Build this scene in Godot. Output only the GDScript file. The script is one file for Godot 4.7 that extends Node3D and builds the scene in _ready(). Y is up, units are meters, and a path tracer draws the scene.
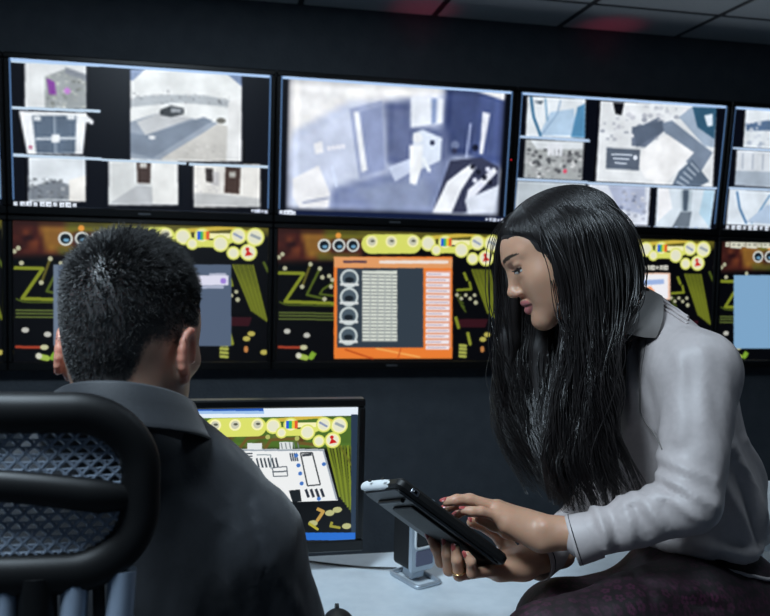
extends Node3D

const WALL_Z := -0.1
const CEILING_Y := 2.465
const DESK_Y := 0.73

var names := {}
var M := {}


func _ready() -> void:
	# camera
	var cam := Camera3D.new()
	cam.name = "camera"
	cam.transform = Transform3D(Basis(Vector3(0.9800, 0.0222, 0.1977), Vector3(-0.0104, 0.9981, -0.0608), Vector3(-0.1987, 0.0575, 0.9784)), Vector3(0.0000, 1.3600, 3.4769))
	cam.fov = 41.9434
	cam.near = 0.05
	cam.far = 50.0
	var lens := CameraAttributesPhysical.new()
	lens.frustum_focal_length = 31.3
	lens.frustum_focus_distance = 1.24
	lens.exposure_aperture = 5.6
	cam.attributes = lens
	cam.fov = 41.9434
	add_child(cam)
	# air and exposure: a closed room at night, no sky
	var we := WorldEnvironment.new()
	we.name = "environment"
	var env := Environment.new()
	env.background_mode = Environment.BG_COLOR
	env.background_color = Color(0, 0, 0)
	env.tonemap_mode = Environment.TONE_MAPPER_LINEAR
	env.tonemap_exposure = 1.0
	env.sdfgi_enabled = true
	env.ssao_enabled = true
	env.ssil_enabled = true
	we.environment = env
	add_child(we)
	# ceiling lamps: [centre x, centre z, width, depth, energy]
	var lamp_spots := [
		[-0.58, 2.95, 0.58, 0.58, 4.9, "square ceiling panel lamp above and left of the office chair"],
		[1.22, 2.35, 0.58, 0.58, 0.4, "square ceiling panel lamp above the woman's back"],
		[0.02, 1.15, 0.58, 0.58, 0.6, "square ceiling panel lamp between the desk and the screens"],
	]
	make_materials()
	build_room(lamp_spots)
	build_wall_screens()
	build_desk()
	build_monitor()
	build_desk_things()
	build_chair()
	build_man()
	build_woman()
	build_tablet()


# ---------------------------------------------------------------- helpers
func numbered(called: String) -> String:
	if not names.has(called):
		names[called] = 0
		return called
	names[called] += 1
	return "%s_%03d" % [called, names[called]]


func thing(called: String, label: String, category: String, at := Vector3.ZERO, group := "") -> Node3D:
	var o := Node3D.new()
	o.name = numbered(called)
	add_child(o)
	o.position = at
	o.set_meta("label", label)
	o.set_meta("category", category)
	if group:
		o.set_meta("group", group)
	return o


func part(called: String, mesh: Mesh, m: Material, parent: Node3D, at := Transform3D.IDENTITY) -> MeshInstance3D:
	var o := MeshInstance3D.new()
	o.name = called
	o.mesh = mesh
	o.material_override = m
	parent.add_child(o, true)
	o.transform = at
	return o


func structure(called: String, mesh: Mesh, m: Material, at := Transform3D.IDENTITY) -> MeshInstance3D:
	var o := part(called, mesh, m, self, at)
	o.set_meta("kind", "structure")
	return o


func std(called: String, color: Color, rough: float, metal := 0.0, spec := 0.5) -> StandardMaterial3D:
	var m := StandardMaterial3D.new()
	m.resource_name = called
	m.albedo_color = color
	m.roughness = rough
	m.metallic = metal
	m.metallic_specular = spec
	return m


func noise_tex(freq: float, seed_: int, a: Color, b: Color, size := 256, as_normal := false, bump := 1.0) -> NoiseTexture2D:
	var n := FastNoiseLite.new()
	n.seed = seed_
	n.frequency = freq
	n.noise_type = FastNoiseLite.TYPE_SIMPLEX_SMOOTH
	n.fractal_octaves = 4
	var t := NoiseTexture2D.new()
	t.width = size
	t.height = size
	t.seamless = true
	t.noise = n
	if as_normal:
		t.as_normal_map = true
		t.bump_strength = bump
	else:
		var g := Gradient.new()
		g.set_color(0, a)
		g.set_color(1, b)
		t.color_ramp = g
	return t


func triplanar(m: StandardMaterial3D, scale: float) -> void:
	m.uv1_triplanar = true
	m.uv1_world_triplanar = true
	m.uv1_scale = Vector3(scale, scale, scale)


# collects geometry of one mesh; quads and triangles are given counter-clockwise seen from outside
class Acc:
	var v := PackedVector3Array()
	var n := PackedVector3Array()
	var c := PackedColorArray()
	var uv := PackedVector2Array()
	var ix := PackedInt32Array()

	func vert(p: Vector3, nn: Vector3, col := Color.WHITE, t := Vector2.ZERO) -> int:
		v.append(p)
		n.append(nn)
		c.append(col)
		uv.append(t)
		return v.size() - 1

	func quad(a: int, b: int, d: int, e: int) -> void:
		ix.append_array(PackedInt32Array([a, d, b, a, e, d]))

	func tri(a: int, b: int, d: int) -> void:
		ix.append_array(PackedInt32Array([a, d, b]))

	func face(pts: Array, col := Color.WHITE) -> void:
		var nn: Vector3 = (pts[1] - pts[0]).cross(pts[2] - pts[0]).normalized()
		var k := v.size()
		for p in pts:
			vert(p, nn, col)
		for j in range(1, pts.size() - 1):
			tri(k, k + j, k + j + 1)

	func box(size: Vector3, at := Transform3D.IDENTITY, bev := 0.002, col := Color.WHITE) -> void:
		var hx := size * 0.5
		bev = minf(bev, minf(hx.x, minf(hx.y, hx.z)) * 0.9)
		var pt := func(sx: float, sy: float, sz: float, ax: int) -> Vector3:
			var q := Vector3(sx * (hx.x - (0.0 if ax == 0 else bev)), sy * (hx.y - (0.0 if ax == 1 else bev)), sz * (hx.z - (0.0 if ax == 2 else bev)))
			return at * q
		var mid := at * Vector3.ZERO
		var add := func(pts: Array) -> void:
			var ctr := Vector3.ZERO
			for q in pts:
				ctr += q
			ctr /= pts.size()
			var nn: Vector3 = (pts[1] - pts[0]).cross(pts[2] - pts[0])
			if nn.dot(ctr - mid) < 0.0:
				pts.reverse()
			face(pts, col)
		for s in [-1.0, 1.0]:
			add.call([pt.call(s, -1, -1, 0), pt.call(s, 1, -1, 0), pt.call(s, 1, 1, 0), pt.call(s, -1, 1, 0)])
			add.call([pt.call(-1, s, -1, 1), pt.call(1, s, -1, 1), pt.call(1, s, 1, 1), pt.call(-1, s, 1, 1)])
			add.call([pt.call(-1, -1, s, 2), pt.call(1, -1, s, 2), pt.call(1, 1, s, 2), pt.call(-1, 1, s, 2)])
			for w in [-1.0, 1.0]:
				add.call([pt.call(s, w, -1, 0), pt.call(s, w, 1, 0), pt.call(s, w, 1, 1), pt.call(s, w, -1, 1)])
				add.call([pt.call(s, -1, w, 0), pt.call(s, 1, w, 0), pt.call(s, 1, w, 2), pt.call(s, -1, w, 2)])
				add.call([pt.call(-1, s, w, 1), pt.call(1, s, w, 1), pt.call(1, s, w, 2), pt.call(-1, s, w, 2)])
				for u in [-1.0, 1.0]:
					add.call([pt.call(s, w, u, 0), pt.call(s, w, u, 1), pt.call(s, w, u, 2)])

	# a tube along points; each radius may be squashed across by flat, measured along the side direction given
	func tube(pts: PackedVector3Array, rad: PackedFloat32Array, sides := 6, col := Color.WHITE, closed := false, side := Vector3.ZERO, flat := 1.0) -> void:
		var m := pts.size()
		var base := v.size()
		var nrm := side
		if nrm == Vector3.ZERO:
			var t0 := (pts[1] - pts[0]).normalized()
			nrm = t0.cross(Vector3.UP)
			if nrm.length() < 0.1:
				nrm = t0.cross(Vector3.RIGHT)
		for k in m:
			var t: Vector3
			if closed:
				t = pts[(k + 1) % m] - pts[(k + m - 1) % m]
			else:
				t = pts[mini(k + 1, m - 1)] - pts[maxi(k - 1, 0)]
			t = t.normalized()
			if side != Vector3.ZERO:
				nrm = side
			nrm = (nrm - t * nrm.dot(t)).normalized()
			var b := t.cross(nrm)
			var r := rad[k] if rad.size() > 1 else rad[0]
			for j in sides:
				var a := TAU * j / sides
				var off := nrm * cos(a) * flat + b * sin(a)
				v.append(pts[k] + off * r)
				n.append((nrm * cos(a) / flat + b * sin(a)).normalized())
				c.append(col)
				uv.append(Vector2(float(j) / sides, float(k) / m))
		var last := m if closed else m - 1
		for k in last:
			var k2 := (k + 1) % m
			for j in sides:
				var j2 := (j + 1) % sides
				quad(base + k * sides + j, base + k * sides + j2, base + k2 * sides + j2, base + k2 * sides + j)
		if not closed and sides > 3:
			for e in [0, m - 1]:
				var t: Vector3 = (pts[0] - pts[1] if e == 0 else pts[m - 1] - pts[m - 2]).normalized()
				var k := v.size()
				for j in sides:
					vert(v[base + e * sides + j], t, col)
				for j in range(1, sides - 1):
					if e == 0:
						tri(k, k + j + 1, k + j)
					else:
						tri(k, k + j, k + j + 1)

	# rows of points, each row of the same length; closed joins each row's ends
	func sheet(rows: Array, closed := false, col := Color.WHITE, uvs := false) -> void:
		var base := v.size()
		var w: int = rows[0].size()
		for k in rows.size():
			for j in w:
				vert(rows[k][j], Vector3.ZERO, col, Vector2(float(j) / maxi(w - 1, 1), float(k) / maxi(rows.size() - 1, 1)))
		for k in rows.size() - 1:
			for j in (w if closed else w - 1):
				var j2 := (j + 1) % w
				quad(base + k * w + j, base + k * w + j2, base + (k + 1) * w + j2, base + (k + 1) * w + j)

	func smooth(from := 0) -> void:
		for k in range(from, v.size()):
			n[k] = Vector3.ZERO
		for k in range(0, ix.size(), 3):
			var a := ix[k]
			if a < from:
				continue
			var b := ix[k + 2]
			var d := ix[k + 1]
			var q := (v[b] - v[a]).cross(v[d] - v[a])
			n[a] += q
			n[b] += q
			n[d] += q
		for k in range(from, v.size()):
			n[k] = n[k].normalized() if n[k].length_squared() > 1e-20 else Vector3.UP

	func mesh() -> ArrayMesh:
		var arr := []
		arr.resize(Mesh.ARRAY_MAX)
		arr[Mesh.ARRAY_VERTEX] = v
		arr[Mesh.ARRAY_NORMAL] = n
		arr[Mesh.ARRAY_COLOR] = c
		arr[Mesh.ARRAY_TEX_UV] = uv
		arr[Mesh.ARRAY_INDEX] = ix
		var am := ArrayMesh.new()
		am.add_surface_from_arrays(Mesh.PRIMITIVE_TRIANGLES, arr)
		return am


# a distance field on a grid, blended from rounded bones and ellipsoids, meshed as surface nets
class Field:
	var o: Vector3
	var h: float
	var nx: int
	var ny: int
	var nz: int
	var d := PackedFloat32Array()
	var reach := 0.036

	func _init(lo: Vector3, hi: Vector3, cell: float) -> void:
		o = lo
		h = cell
		nx = int(ceil((hi.x - lo.x) / cell)) + 1
		ny = int(ceil((hi.y - lo.y) / cell)) + 1
		nz = int(ceil((hi.z - lo.z) / cell)) + 1
		d.resize(nx * ny * nz)
		d.fill(1.0)

	func bone(a: Vector3, b: Vector3, ra: float, rb: float, k := 0.01, cut := false) -> void:
		var pad := maxf(ra, rb) + maxf(k, reach) + 2.5 * h
		var lo := Vector3(minf(a.x, b.x) - pad, minf(a.y, b.y) - pad, minf(a.z, b.z) - pad)
		var hi := Vector3(maxf(a.x, b.x) + pad, maxf(a.y, b.y) + pad, maxf(a.z, b.z) + pad)
		var i0 := clampi(int((lo.x - o.x) / h), 0, nx - 1)
		var j0 := clampi(int((lo.y - o.y) / h), 0, ny - 1)
		var k0 := clampi(int((lo.z - o.z) / h), 0, nz - 1)
		var i1 := clampi(int((hi.x - o.x) / h) + 1, 0, nx - 1)
		var j1 := clampi(int((hi.y - o.y) / h) + 1, 0, ny - 1)
		var k1 := clampi(int((hi.z - o.z) / h) + 1, 0, nz - 1)
		var ab := b - a
		var inv := 1.0 / maxf(ab.length_squared(), 1e-12)
		var dr := rb - ra
		for kk in range(k0, k1 + 1):
			for jj in range(j0, j1 + 1):
				var row := (kk * ny + jj) * nx
				var p := Vector3(o.x + i0 * h, o.y + jj * h, o.z + kk * h) - a
				for ii in range(i0, i1 + 1):
					var t := clampf(p.dot(ab) * inv, 0.0, 1.0)
					var e := (p - ab * t).length() - ra - dr * t
					p.x += h
					if e < maxf(k, reach) + 2.5 * h:
						var i := row + ii
						var q := d[i]
						if cut:
							e = -e
							var g := maxf(k - absf(q - e), 0.0) / k
							d[i] = maxf(q, e) + g * g * k * 0.25
						else:
							var g := maxf(k - absf(q - e), 0.0) / k
							d[i] = minf(q, e) - g * g * k * 0.25

	func ball(c: Vector3, r: Vector3, k := 0.01, cut := false, turn := Basis.IDENTITY) -> void:
		var pad := maxf(r.x, maxf(r.y, r.z)) * 1.35 + maxf(k, reach) + 2.5 * h
		var i0 := clampi(int((c.x - pad - o.x) / h), 0, nx - 1)
		var j0 := clampi(int((c.y - pad - o.y) / h), 0, ny - 1)
		var k0 := clampi(int((c.z - pad - o.z) / h), 0, nz - 1)
		var i1 := clampi(int((c.x + pad - o.x) / h) + 1, 0, nx - 1)
		var j1 := clampi(int((c.y + pad - o.y) / h) + 1, 0, ny - 1)
		var k1 := clampi(int((c.z + pad - o.z) / h) + 1, 0, nz - 1)
		var back := turn.transposed()
		var step := back * Vector3(h, 0, 0)
		var r2 := r * r
		for kk in range(k0, k1 + 1):
			for jj in range(j0, j1 + 1):
				var row := (kk * ny + jj) * nx
				var p := back * (Vector3(o.x + i0 * h, o.y + jj * h, o.z + kk * h) - c)
				for ii in range(i0, i1 + 1):
					var s0 := (p / r).length()
					var s1 := (p / r2).length()
					var e := s0 * (s0 - 1.0) / s1 if s1 > 1e-6 else -minf(r.x, minf(r.y, r.z))
					p += step
					if e < maxf(k, reach) + 2.5 * h:
						var i := row + ii
						var q := d[i]
						if cut:
							e = -e
							var g := maxf(k - absf(q - e), 0.0) / k
							d[i] = maxf(q, e) + g * g * k * 0.25
						else:
							var g := maxf(k - absf(q - e), 0.0) / k
							d[i] = minf(q, e) - g * g * k * 0.25

	# keep only what lies on the far side of a plane from its normal
	func shave(p0: Vector3, nn: Vector3) -> void:
		for kk in nz:
			for jj in ny:
				var row := (kk * ny + jj) * nx
				var e := (Vector3(o.x, o.y + jj * h, o.z + kk * h) - p0).dot(nn)
				for ii in nx:
					if d[row + ii] < 0.9 and e > d[row + ii]:
						d[row + ii] = e
					e += h * nn.x

	func chain(pts: Array, rad: Array, k := 0.006) -> void:
		for q in pts.size() - 1:
			bone(pts[q], pts[q + 1], rad[q], rad[q + 1], k)

	func into(acc: Acc, at: Transform3D, tint: Callable, bump = null) -> void:
		var first := acc.v.size()
		var seat := {}
		var lim := 4.0 * h
		var sx := 1
		var sy := nx
		var sz := nx * ny
		for kk in nz - 1:
			for jj in ny - 1:
				var row := (kk * ny + jj) * nx
				for ii in nx - 1:
					var i := row + ii
					var v0 := d[i]
					if v0 > lim or v0 < -lim:
						continue
					var v1 := d[i + sx]
					var v2 := d[i + sy]
					var v3 := d[i + sx + sy]
					var v4 := d[i + sz]
					var v5 := d[i + sx + sz]
					var v6 := d[i + sy + sz]
					var v7 := d[i + sx + sy + sz]
					var neg := int(v0 < 0) + int(v1 < 0) + int(v2 < 0) + int(v3 < 0) + int(v4 < 0) + int(v5 < 0) + int(v6 < 0) + int(v7 < 0)
					if neg == 0 or neg == 8:
						continue
					var q := Vector3.ZERO
					var cnt := 0
					if (v0 < 0) != (v1 < 0):
						q += Vector3(v0 / (v0 - v1), 0, 0); cnt += 1
					if (v2 < 0) != (v3 < 0):
						q += Vector3(v2 / (v2 - v3), 1, 0); cnt += 1
					if (v4 < 0) != (v5 < 0):
						q += Vector3(v4 / (v4 - v5), 0, 1); cnt += 1
					if (v6 < 0) != (v7 < 0):
						q += Vector3(v6 / (v6 - v7), 1, 1); cnt += 1
					if (v0 < 0) != (v2 < 0):
						q += Vector3(0, v0 / (v0 - v2), 0); cnt += 1
					if (v1 < 0) != (v3 < 0):
						q += Vector3(1, v1 / (v1 - v3), 0); cnt += 1
					if (v4 < 0) != (v6 < 0):
						q += Vector3(0, v4 / (v4 - v6), 1); cnt += 1
					if (v5 < 0) != (v7 < 0):
						q += Vector3(1, v5 / (v5 - v7), 1); cnt += 1
					if (v0 < 0) != (v4 < 0):
						q += Vector3(0, 0, v0 / (v0 - v4)); cnt += 1
					if (v1 < 0) != (v5 < 0):
						q += Vector3(1, 0, v1 / (v1 - v5)); cnt += 1
					if (v2 < 0) != (v6 < 0):
						q += Vector3(0, 1, v2 / (v2 - v6)); cnt += 1
					if (v3 < 0) != (v7 < 0):
						q += Vector3(1, 1, v3 / (v3 - v7)); cnt += 1
					var p := o + (Vector3(ii, jj, kk) + q / cnt) * h
					seat[i] = acc.v.size()
					acc.v.append(p)
					acc.n.append(Vector3.ZERO)
					acc.uv.append(Vector2.ZERO)
					acc.c.append(Color.WHITE)
		for i in seat:
			var v0 := d[i]
			var a: int = seat[i]
			# the three edges that leave this corner
			for ax in 3:
				var s1 := sy if ax == 0 else (sz if ax == 1 else sx)
				var s2 := sz if ax == 0 else (sx if ax == 1 else sy)
				var s0 := sx if ax == 0 else (sy if ax == 1 else sz)
				var v1 := d[i + s0]
				if (v0 < 0) == (v1 < 0):
					continue
				if not (seat.has(i - s1) and seat.has(i - s2) and seat.has(i - s1 - s2)):
					continue
				var b: int = seat[i - s1]
				var e: int = seat[i - s2]
				var g: int = seat[i - s1 - s2]
				if v0 < 0:
					acc.quad(g, e, a, b)
				else:
					acc.quad(g, b, a, e)
		acc.smooth(first)
		if bump != null:
			for q in range(first, acc.v.size()):
				acc.v[q] += acc.n[q] * float(bump.call(acc.v[q], acc.n[q]))
			acc.smooth(first)
		for q in range(first, acc.v.size()):
			acc.c[q] = tint.call(acc.v[q])
		for q in range(first, acc.v.size()):
			acc.v[q] = at * acc.v[q]
			acc.n[q] = (at.basis * acc.n[q]).normalized()


func plain_tint(_p: Vector3) -> Color:
	return Color.WHITE


# smooth curve through points
func spline(pts: Array, steps: int) -> PackedVector3Array:
	var out := PackedVector3Array()
	var m := pts.size()
	for s in steps + 1:
		var t := float(s) / steps * (m - 1)
		var k := mini(int(t), m - 2)
		t -= k
		var a: Vector3 = pts[maxi(k - 1, 0)]
		var b: Vector3 = pts[k]
		var c: Vector3 = pts[k + 1]
		var e: Vector3 = pts[mini(k + 2, m - 1)]
		out.append(b.cubic_interpolate(c, a, e, t))
	return out


func disc_mesh(r: float, depth: float, sides := 20) -> ArrayMesh:
	var a := Acc.new()
	a.tube(PackedVector3Array([Vector3(0, 0, 0), Vector3(0, 0, depth)]), PackedFloat32Array([r]), sides)
	return a.mesh()


func make_materials() -> void:
	var wall := std("painted_wall", Color(1, 1, 1), 0.75)
	wall.albedo_texture = noise_tex(0.02, 3, Color(0.28, 0.305, 0.335), Color(0.32, 0.345, 0.375))
	wall.normal_enabled = true
	wall.normal_texture = noise_tex(0.12, 4, Color.BLACK, Color.WHITE, 256, true, 3.0)
	wall.normal_scale = 0.25
	triplanar(wall, 1.6)
	M.wall = wall
	var tile := std("ceiling_tile", Color(1, 1, 1), 0.9)
	tile.albedo_texture = noise_tex(0.2, 7, Color(0.74, 0.77, 0.79), Color(0.83, 0.86, 0.88))
	triplanar(tile, 2.0)
	M.tile = tile
	var side_wall := std("pale_side_wall", Color(1, 1, 1), 0.8)
	side_wall.albedo_texture = noise_tex(0.02, 6, Color(0.33, 0.37, 0.42), Color(0.37, 0.41, 0.46))
	triplanar(side_wall, 1.6)
	M.side_wall = side_wall
	M.tbar = std("ceiling_grid", Color(0.20, 0.22, 0.25), 0.6)
	var floor_m := std("carpet", Color(1, 1, 1), 0.95)
	floor_m.albedo_texture = noise_tex(0.3, 9, Color(0.30, 0.32, 0.35), Color(0.38, 0.40, 0.43))
	triplanar(floor_m, 3.0)
	M.floor = floor_m
	M.bezel = std("gloss_black_bezel", Color(0.035, 0.037, 0.042), 0.28)
	M.housing = std("black_housing", Color(0.05, 0.05, 0.055), 0.6)
	M.steel = std("brushed_steel", Color(0.62, 0.64, 0.68), 0.35, 1.0)
	M.logo = std("logo_grey", Color(0.45, 0.46, 0.48), 0.4, 0.6)
	M.logo_dark = std("unlit_lens", Color(0.06, 0.02, 0.025), 0.3)
	var led := std("red_led", Color(0.3, 0.0, 0.02), 0.4)
	led.emission_enabled = true
	led.emission = Color(1.0, 0.12, 0.2)
	led.emission_energy_multiplier = 0.8
	M.led = led
	var desk := std("white_laminate", Color(1, 1, 1), 0.42)
	desk.albedo_texture = noise_tex(0.05, 12, Color(0.80, 0.84, 0.87), Color(0.85, 0.885, 0.91))
	triplanar(desk, 2.0)
	M.desk = desk
	M.desk_leg = std("grey_desk_panel", Color(0.42, 0.44, 0.46), 0.5)
	M.silver = std("silver_plastic", Color(0.72, 0.76, 0.80), 0.32, 0.55)
	M.grey_grille = std("grey_speaker_cloth", Color(0.42, 0.43, 0.52), 0.8)
	M.dark_gloss = std("dark_gloss", Color(0.012, 0.013, 0.016), 0.12)
	M.black_rubber = std("black_rubber", Color(0.022, 0.024, 0.028), 0.55)
	M.tablet_grey = std("dark_grey_shell", Color(0.11, 0.125, 0.14), 0.4, 0.3)
	M.white_plastic = std("white_plastic", Color(0.90, 0.92, 0.93), 0.4)
	M.chair_plastic = std("chair_black_plastic", Color(0.036, 0.038, 0.043), 0.5, 0.0, 0.38)
	M.mesh_thread = std("chair_mesh_thread", Color(0.56, 0.61, 0.68), 0.32)
	M.alu = std("polished_aluminium", Color(0.66, 0.72, 0.80), 0.3, 0.35)
	var cushion := std("chair_cushion", Color(0.06, 0.06, 0.07), 0.9)
	M.cushion = cushion
	# cloth
	var shirt := std("charcoal_shirt", Color(1, 1, 1), 0.62)
	shirt.albedo_texture = noise_tex(0.06, 21, Color(0.095, 0.108, 0.13), Color(0.125, 0.138, 0.162))
	shirt.normal_enabled = true
	shirt.normal_texture = noise_tex(0.5, 22, Color.BLACK, Color.WHITE, 256, true, 2.0)
	shirt.normal_scale = 0.35
	shirt.rim_enabled = true
	shirt.rim = 0.4
	triplanar(shirt, 8.0)
	M.shirt = shirt
	var blouse := std("pale_grey_satin", Color(1, 1, 1), 0.5)
	blouse.albedo_texture = noise_tex(0.03, 31, Color(0.73, 0.695, 0.69), Color(0.775, 0.735, 0.73))
	blouse.normal_enabled = true
	blouse.normal_texture = noise_tex(0.4, 32, Color.BLACK, Color.WHITE, 256, true, 1.5)
	blouse.normal_scale = 0.2
	triplanar(blouse, 9.0)
	M.blouse = blouse
	M.collar = std("grey_collar_lining", Color(0.46, 0.44, 0.43), 0.6)
	M.stitch = std("dark_stitching", Color(0.10, 0.10, 0.12), 0.7)
	var trousers := std("maroon_brocade", Color(1, 1, 1), 0.6)
	trousers.albedo_texture = brocade()
	triplanar(trousers, 7.0)
	M.trousers = trousers
	M.shoe = std("black_leather", Color(0.03, 0.03, 0.03), 0.35)
	# bodies
	var skin := std("skin", Color(1, 1, 1), 0.45)
	skin.vertex_color_use_as_albedo = true
	skin.subsurf_scatter_enabled = true
	skin.subsurf_scatter_strength = 0.25
	skin.normal_enabled = true
	skin.normal_texture = noise_tex(0.25, 41, Color.BLACK, Color.WHITE, 256, true, 2.0)
	skin.normal_scale = 0.25
	triplanar(skin, 14.0)
	M.skin = skin
	var hair := std("black_brown_hair", Color(0.095, 0.078, 0.078), 0.34)
	hair.vertex_color_use_as_albedo = true
	hair.metallic_specular = 0.6
	M.hair = hair
	M.hair_core = std("combed_hair", Color(0.095, 0.078, 0.078), 0.6)
	M.short_hair = std("short_black_hair", Color(0.06, 0.056, 0.06), 0.5)
	M.lash = std("eyelash", Color(0.03, 0.025, 0.025), 0.6)
	M.nail = std("coral_nail_polish", Color(0.66, 0.29, 0.28), 0.3)
	M.ring = std("gold_ring", Color(0.85, 0.72, 0.5), 0.2, 1.0)


# scattered rounded petals in plum on near black, as woven into the trousers
func brocade() -> ImageTexture:
	var im := Image.create(256, 256, false, Image.FORMAT_RGB8)
	var rng := RandomNumberGenerator.new()
	rng.seed = 5
	var base := Color(0.085, 0.04, 0.06)
	im.fill(base)
	for gy in 8:
		for gx in 8:
			var c := Vector2(gx * 32 + 16 + rng.randf_range(-5, 5) + (16 if gy % 2 else 0), gy * 32 + 16 + rng.randf_range(-5, 5))
			var plum := Color(0.27, 0.10, 0.20).lerp(Color(0.17, 0.065, 0.13), rng.randf())
			var turn := rng.randf() * TAU
			for petal in 5:
				var pc := c + Vector2.from_angle(turn + petal * TAU / 5.0) * 8.0
				for y in range(-5, 6):
					for x in range(-5, 6):
						if x * x + y * y < 24:
							im.set_pixel(posmod(int(pc.x) + x, 256), posmod(int(pc.y) + y, 256), plum)
	im.resize(512, 512, Image.INTERPOLATE_CUBIC)
	return ImageTexture.create_from_image(im)


# ---------------------------------------------------------------- room
func box_mesh(size: Vector3, bev := 0.003) -> ArrayMesh:
	var a := Acc.new()
	a.box(size, Transform3D.IDENTITY, bev)
	return a.mesh()


func at(x: float, y: float, z: float) -> Transform3D:
	return Transform3D(Basis.IDENTITY, Vector3(x, y, z))


func build_room(lamp_spots: Array) -> void:
	var x0 := -2.68
	var x1 := 3.92
	var z1 := 5.05
	var wx := x1 - x0
	var wz := z1 - WALL_Z
	var mx := (x0 + x1) * 0.5
	var mz := (WALL_Z + z1) * 0.5
	structure("wall_front", box_mesh(Vector3(wx + 0.4, 2.9, 0.2)), M.wall, at(mx, 1.35, WALL_Z - 0.1))
	structure("wall_back", box_mesh(Vector3(wx + 0.4, 2.9, 0.2)), M.side_wall, at(mx, 1.35, z1 + 0.1))
	structure("wall_left", box_mesh(Vector3(0.2, 2.9, wz)), M.side_wall, at(x0 - 0.1, 1.35, mz))
	structure("wall_right", box_mesh(Vector3(0.2, 2.9, wz)), M.side_wall, at(x1 + 0.1, 1.35, mz))
	structure("floor", box_mesh(Vector3(wx, 0.1, wz)), M.floor, at(mx, -0.05, mz))
	# suspended ceiling: slab above, dark grid, and loose tiles of 60 cm
	var ceiling := structure("ceiling", box_mesh(Vector3(wx, 0.1, wz)), M.tile, at(mx, CEILING_Y + 0.12, mz))
	var gx := []
	for k in range(-5, 7):
		gx.append(0.32 + 0.6 * k)
	var gz := [WALL_Z]
	for k in 9:
		gz.append(0.25 + 0.6 * k)
	gz[-1] = z1
	var shift := at(-mx, -CEILING_Y - 0.12, -mz)
	for x in gx:
		part("grid_bar", box_mesh(Vector3(0.024, 0.03, wz), 0.001), M.tbar, ceiling, shift * at(x, CEILING_Y + 0.016, mz))
	for k in range(1, gz.size() - 1):
		part("grid_bar", box_mesh(Vector3(wx, 0.028, 0.024), 0.001), M.tbar, ceiling, shift * at(mx, CEILING_Y + 0.016, gz[k]))
	var tile_meshes := {}
	for k in gz.size() - 1:
		for j in gx.size() - 1:
			var cx: float = (gx[j] + gx[j + 1]) * 0.5
			var cz: float = (gz[k] + gz[k + 1]) * 0.5
			var lamp := false
			for s in lamp_spots:
				lamp = lamp or (absf(s[0] - cx) < 0.3 and absf(s[1] - cz) < 0.3)
			if lamp:
				continue
			var depth: float = gz[k + 1] - gz[k] - 0.022
			var key := snappedf(depth, 0.001)
			if not tile_meshes.has(key):
				tile_meshes[key] = box_mesh(Vector3(0.578, 0.016, depth), 0.006)
			part("ceiling_tile", tile_meshes[key], M.tile, ceiling, shift * at(cx, CEILING_Y + 0.008, cz))
	for s in lamp_spots:
		ceiling_lamp(s)


func ceiling_lamp(s: Array) -> void:
	var t := thing("ceiling_lamp", s[5], "lamp", Vector3(s[0], CEILING_Y, s[1]), "recessed ceiling panel lamps")
	var w: float = s[2]
	var dd: float = s[3]
	var tray := Acc.new()
	for q in [[0.0, 1.0], [0.0, -1.0]]:
		tray.box(Vector3(w, 0.05, 0.02), at(0, 0.025, q[1] * (dd * 0.5 - 0.01)))
		tray.box(Vector3(0.02, 0.05, dd - 0.04), at(q[1] * (w * 0.5 - 0.01), 0.025, 0))
	part("lamp_frame", tray.mesh(), M.white_plastic, t)
	var glow := std("lamp_diffuser", Color(0.85, 0.88, 0.9), 0.6)
	glow.emission_enabled = true
	glow.emission = Color(0.88, 0.95, 1.0)
	glow.emission_energy_multiplier = 0.6
	part("lamp_diffuser", box_mesh(Vector3(w - 0.04, 0.006, dd - 0.04), 0.001), glow, t, at(0, 0.02, 0))
	var l := AreaLight3D.new()
	l.name = "panel_light"
	l.area_size = Vector2(w - 0.05, dd - 0.05)
	l.light_energy = s[4]
	l.light_color = Color(0.86, 0.94, 1.0)
	l.shadow_enabled = true
	l.area_range = 9.0
	l.area_attenuation = 2.0
	t.add_child(l)
	l.position = Vector3(0, -0.004, 0)
	l.rotation_degrees = Vector3(-90, 0, 0)


# ---------------------------------------------------------------- pictures shown on the screens
func canvas(w: int, hgt: int, c: Color) -> Image:
	var im := Image.create(w, hgt, false, Image.FORMAT_RGB8)
	im.fill(c)
	return im


func poly(im: Image, pts: Array, c: Color) -> void:
	var lo := 1e9
	var hi := -1e9
	for p in pts:
		lo = minf(lo, p.y)
		hi = maxf(hi, p.y)
	var w := im.get_width()
	for y in range(maxi(int(lo), 0), mini(int(ceil(hi)) + 1, im.get_height())):
		var cuts := []
		var yy := y + 0.5
		for k in pts.size():
			var a: Vector2 = pts[k]
			var b: Vector2 = pts[(k + 1) % pts.size()]
			if (a.y <= yy) != (b.y <= yy):
				cuts.append(a.x + (yy - a.y) / (b.y - a.y) * (b.x - a.x))
		cuts.sort()
		for k in range(0, cuts.size() - 1, 2):
			var xa := clampi(int(round(cuts[k])), 0, w)
			var xb := clampi(int(round(cuts[k + 1])), 0, w)
			if xb > xa:
				im.fill_rect(Rect2i(xa, y, xb - xa, 1), c)


func dot(im: Image, p: Vector2, rx: float, c: Color, ry := 0.0) -> void:
	if ry == 0.0:
		ry = rx
	var pts := []
	for k in 24:
		pts.append(p + Vector2(cos(TAU * k / 24) * rx, sin(TAU * k / 24) * ry))
	poly(im, pts, c)


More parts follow.
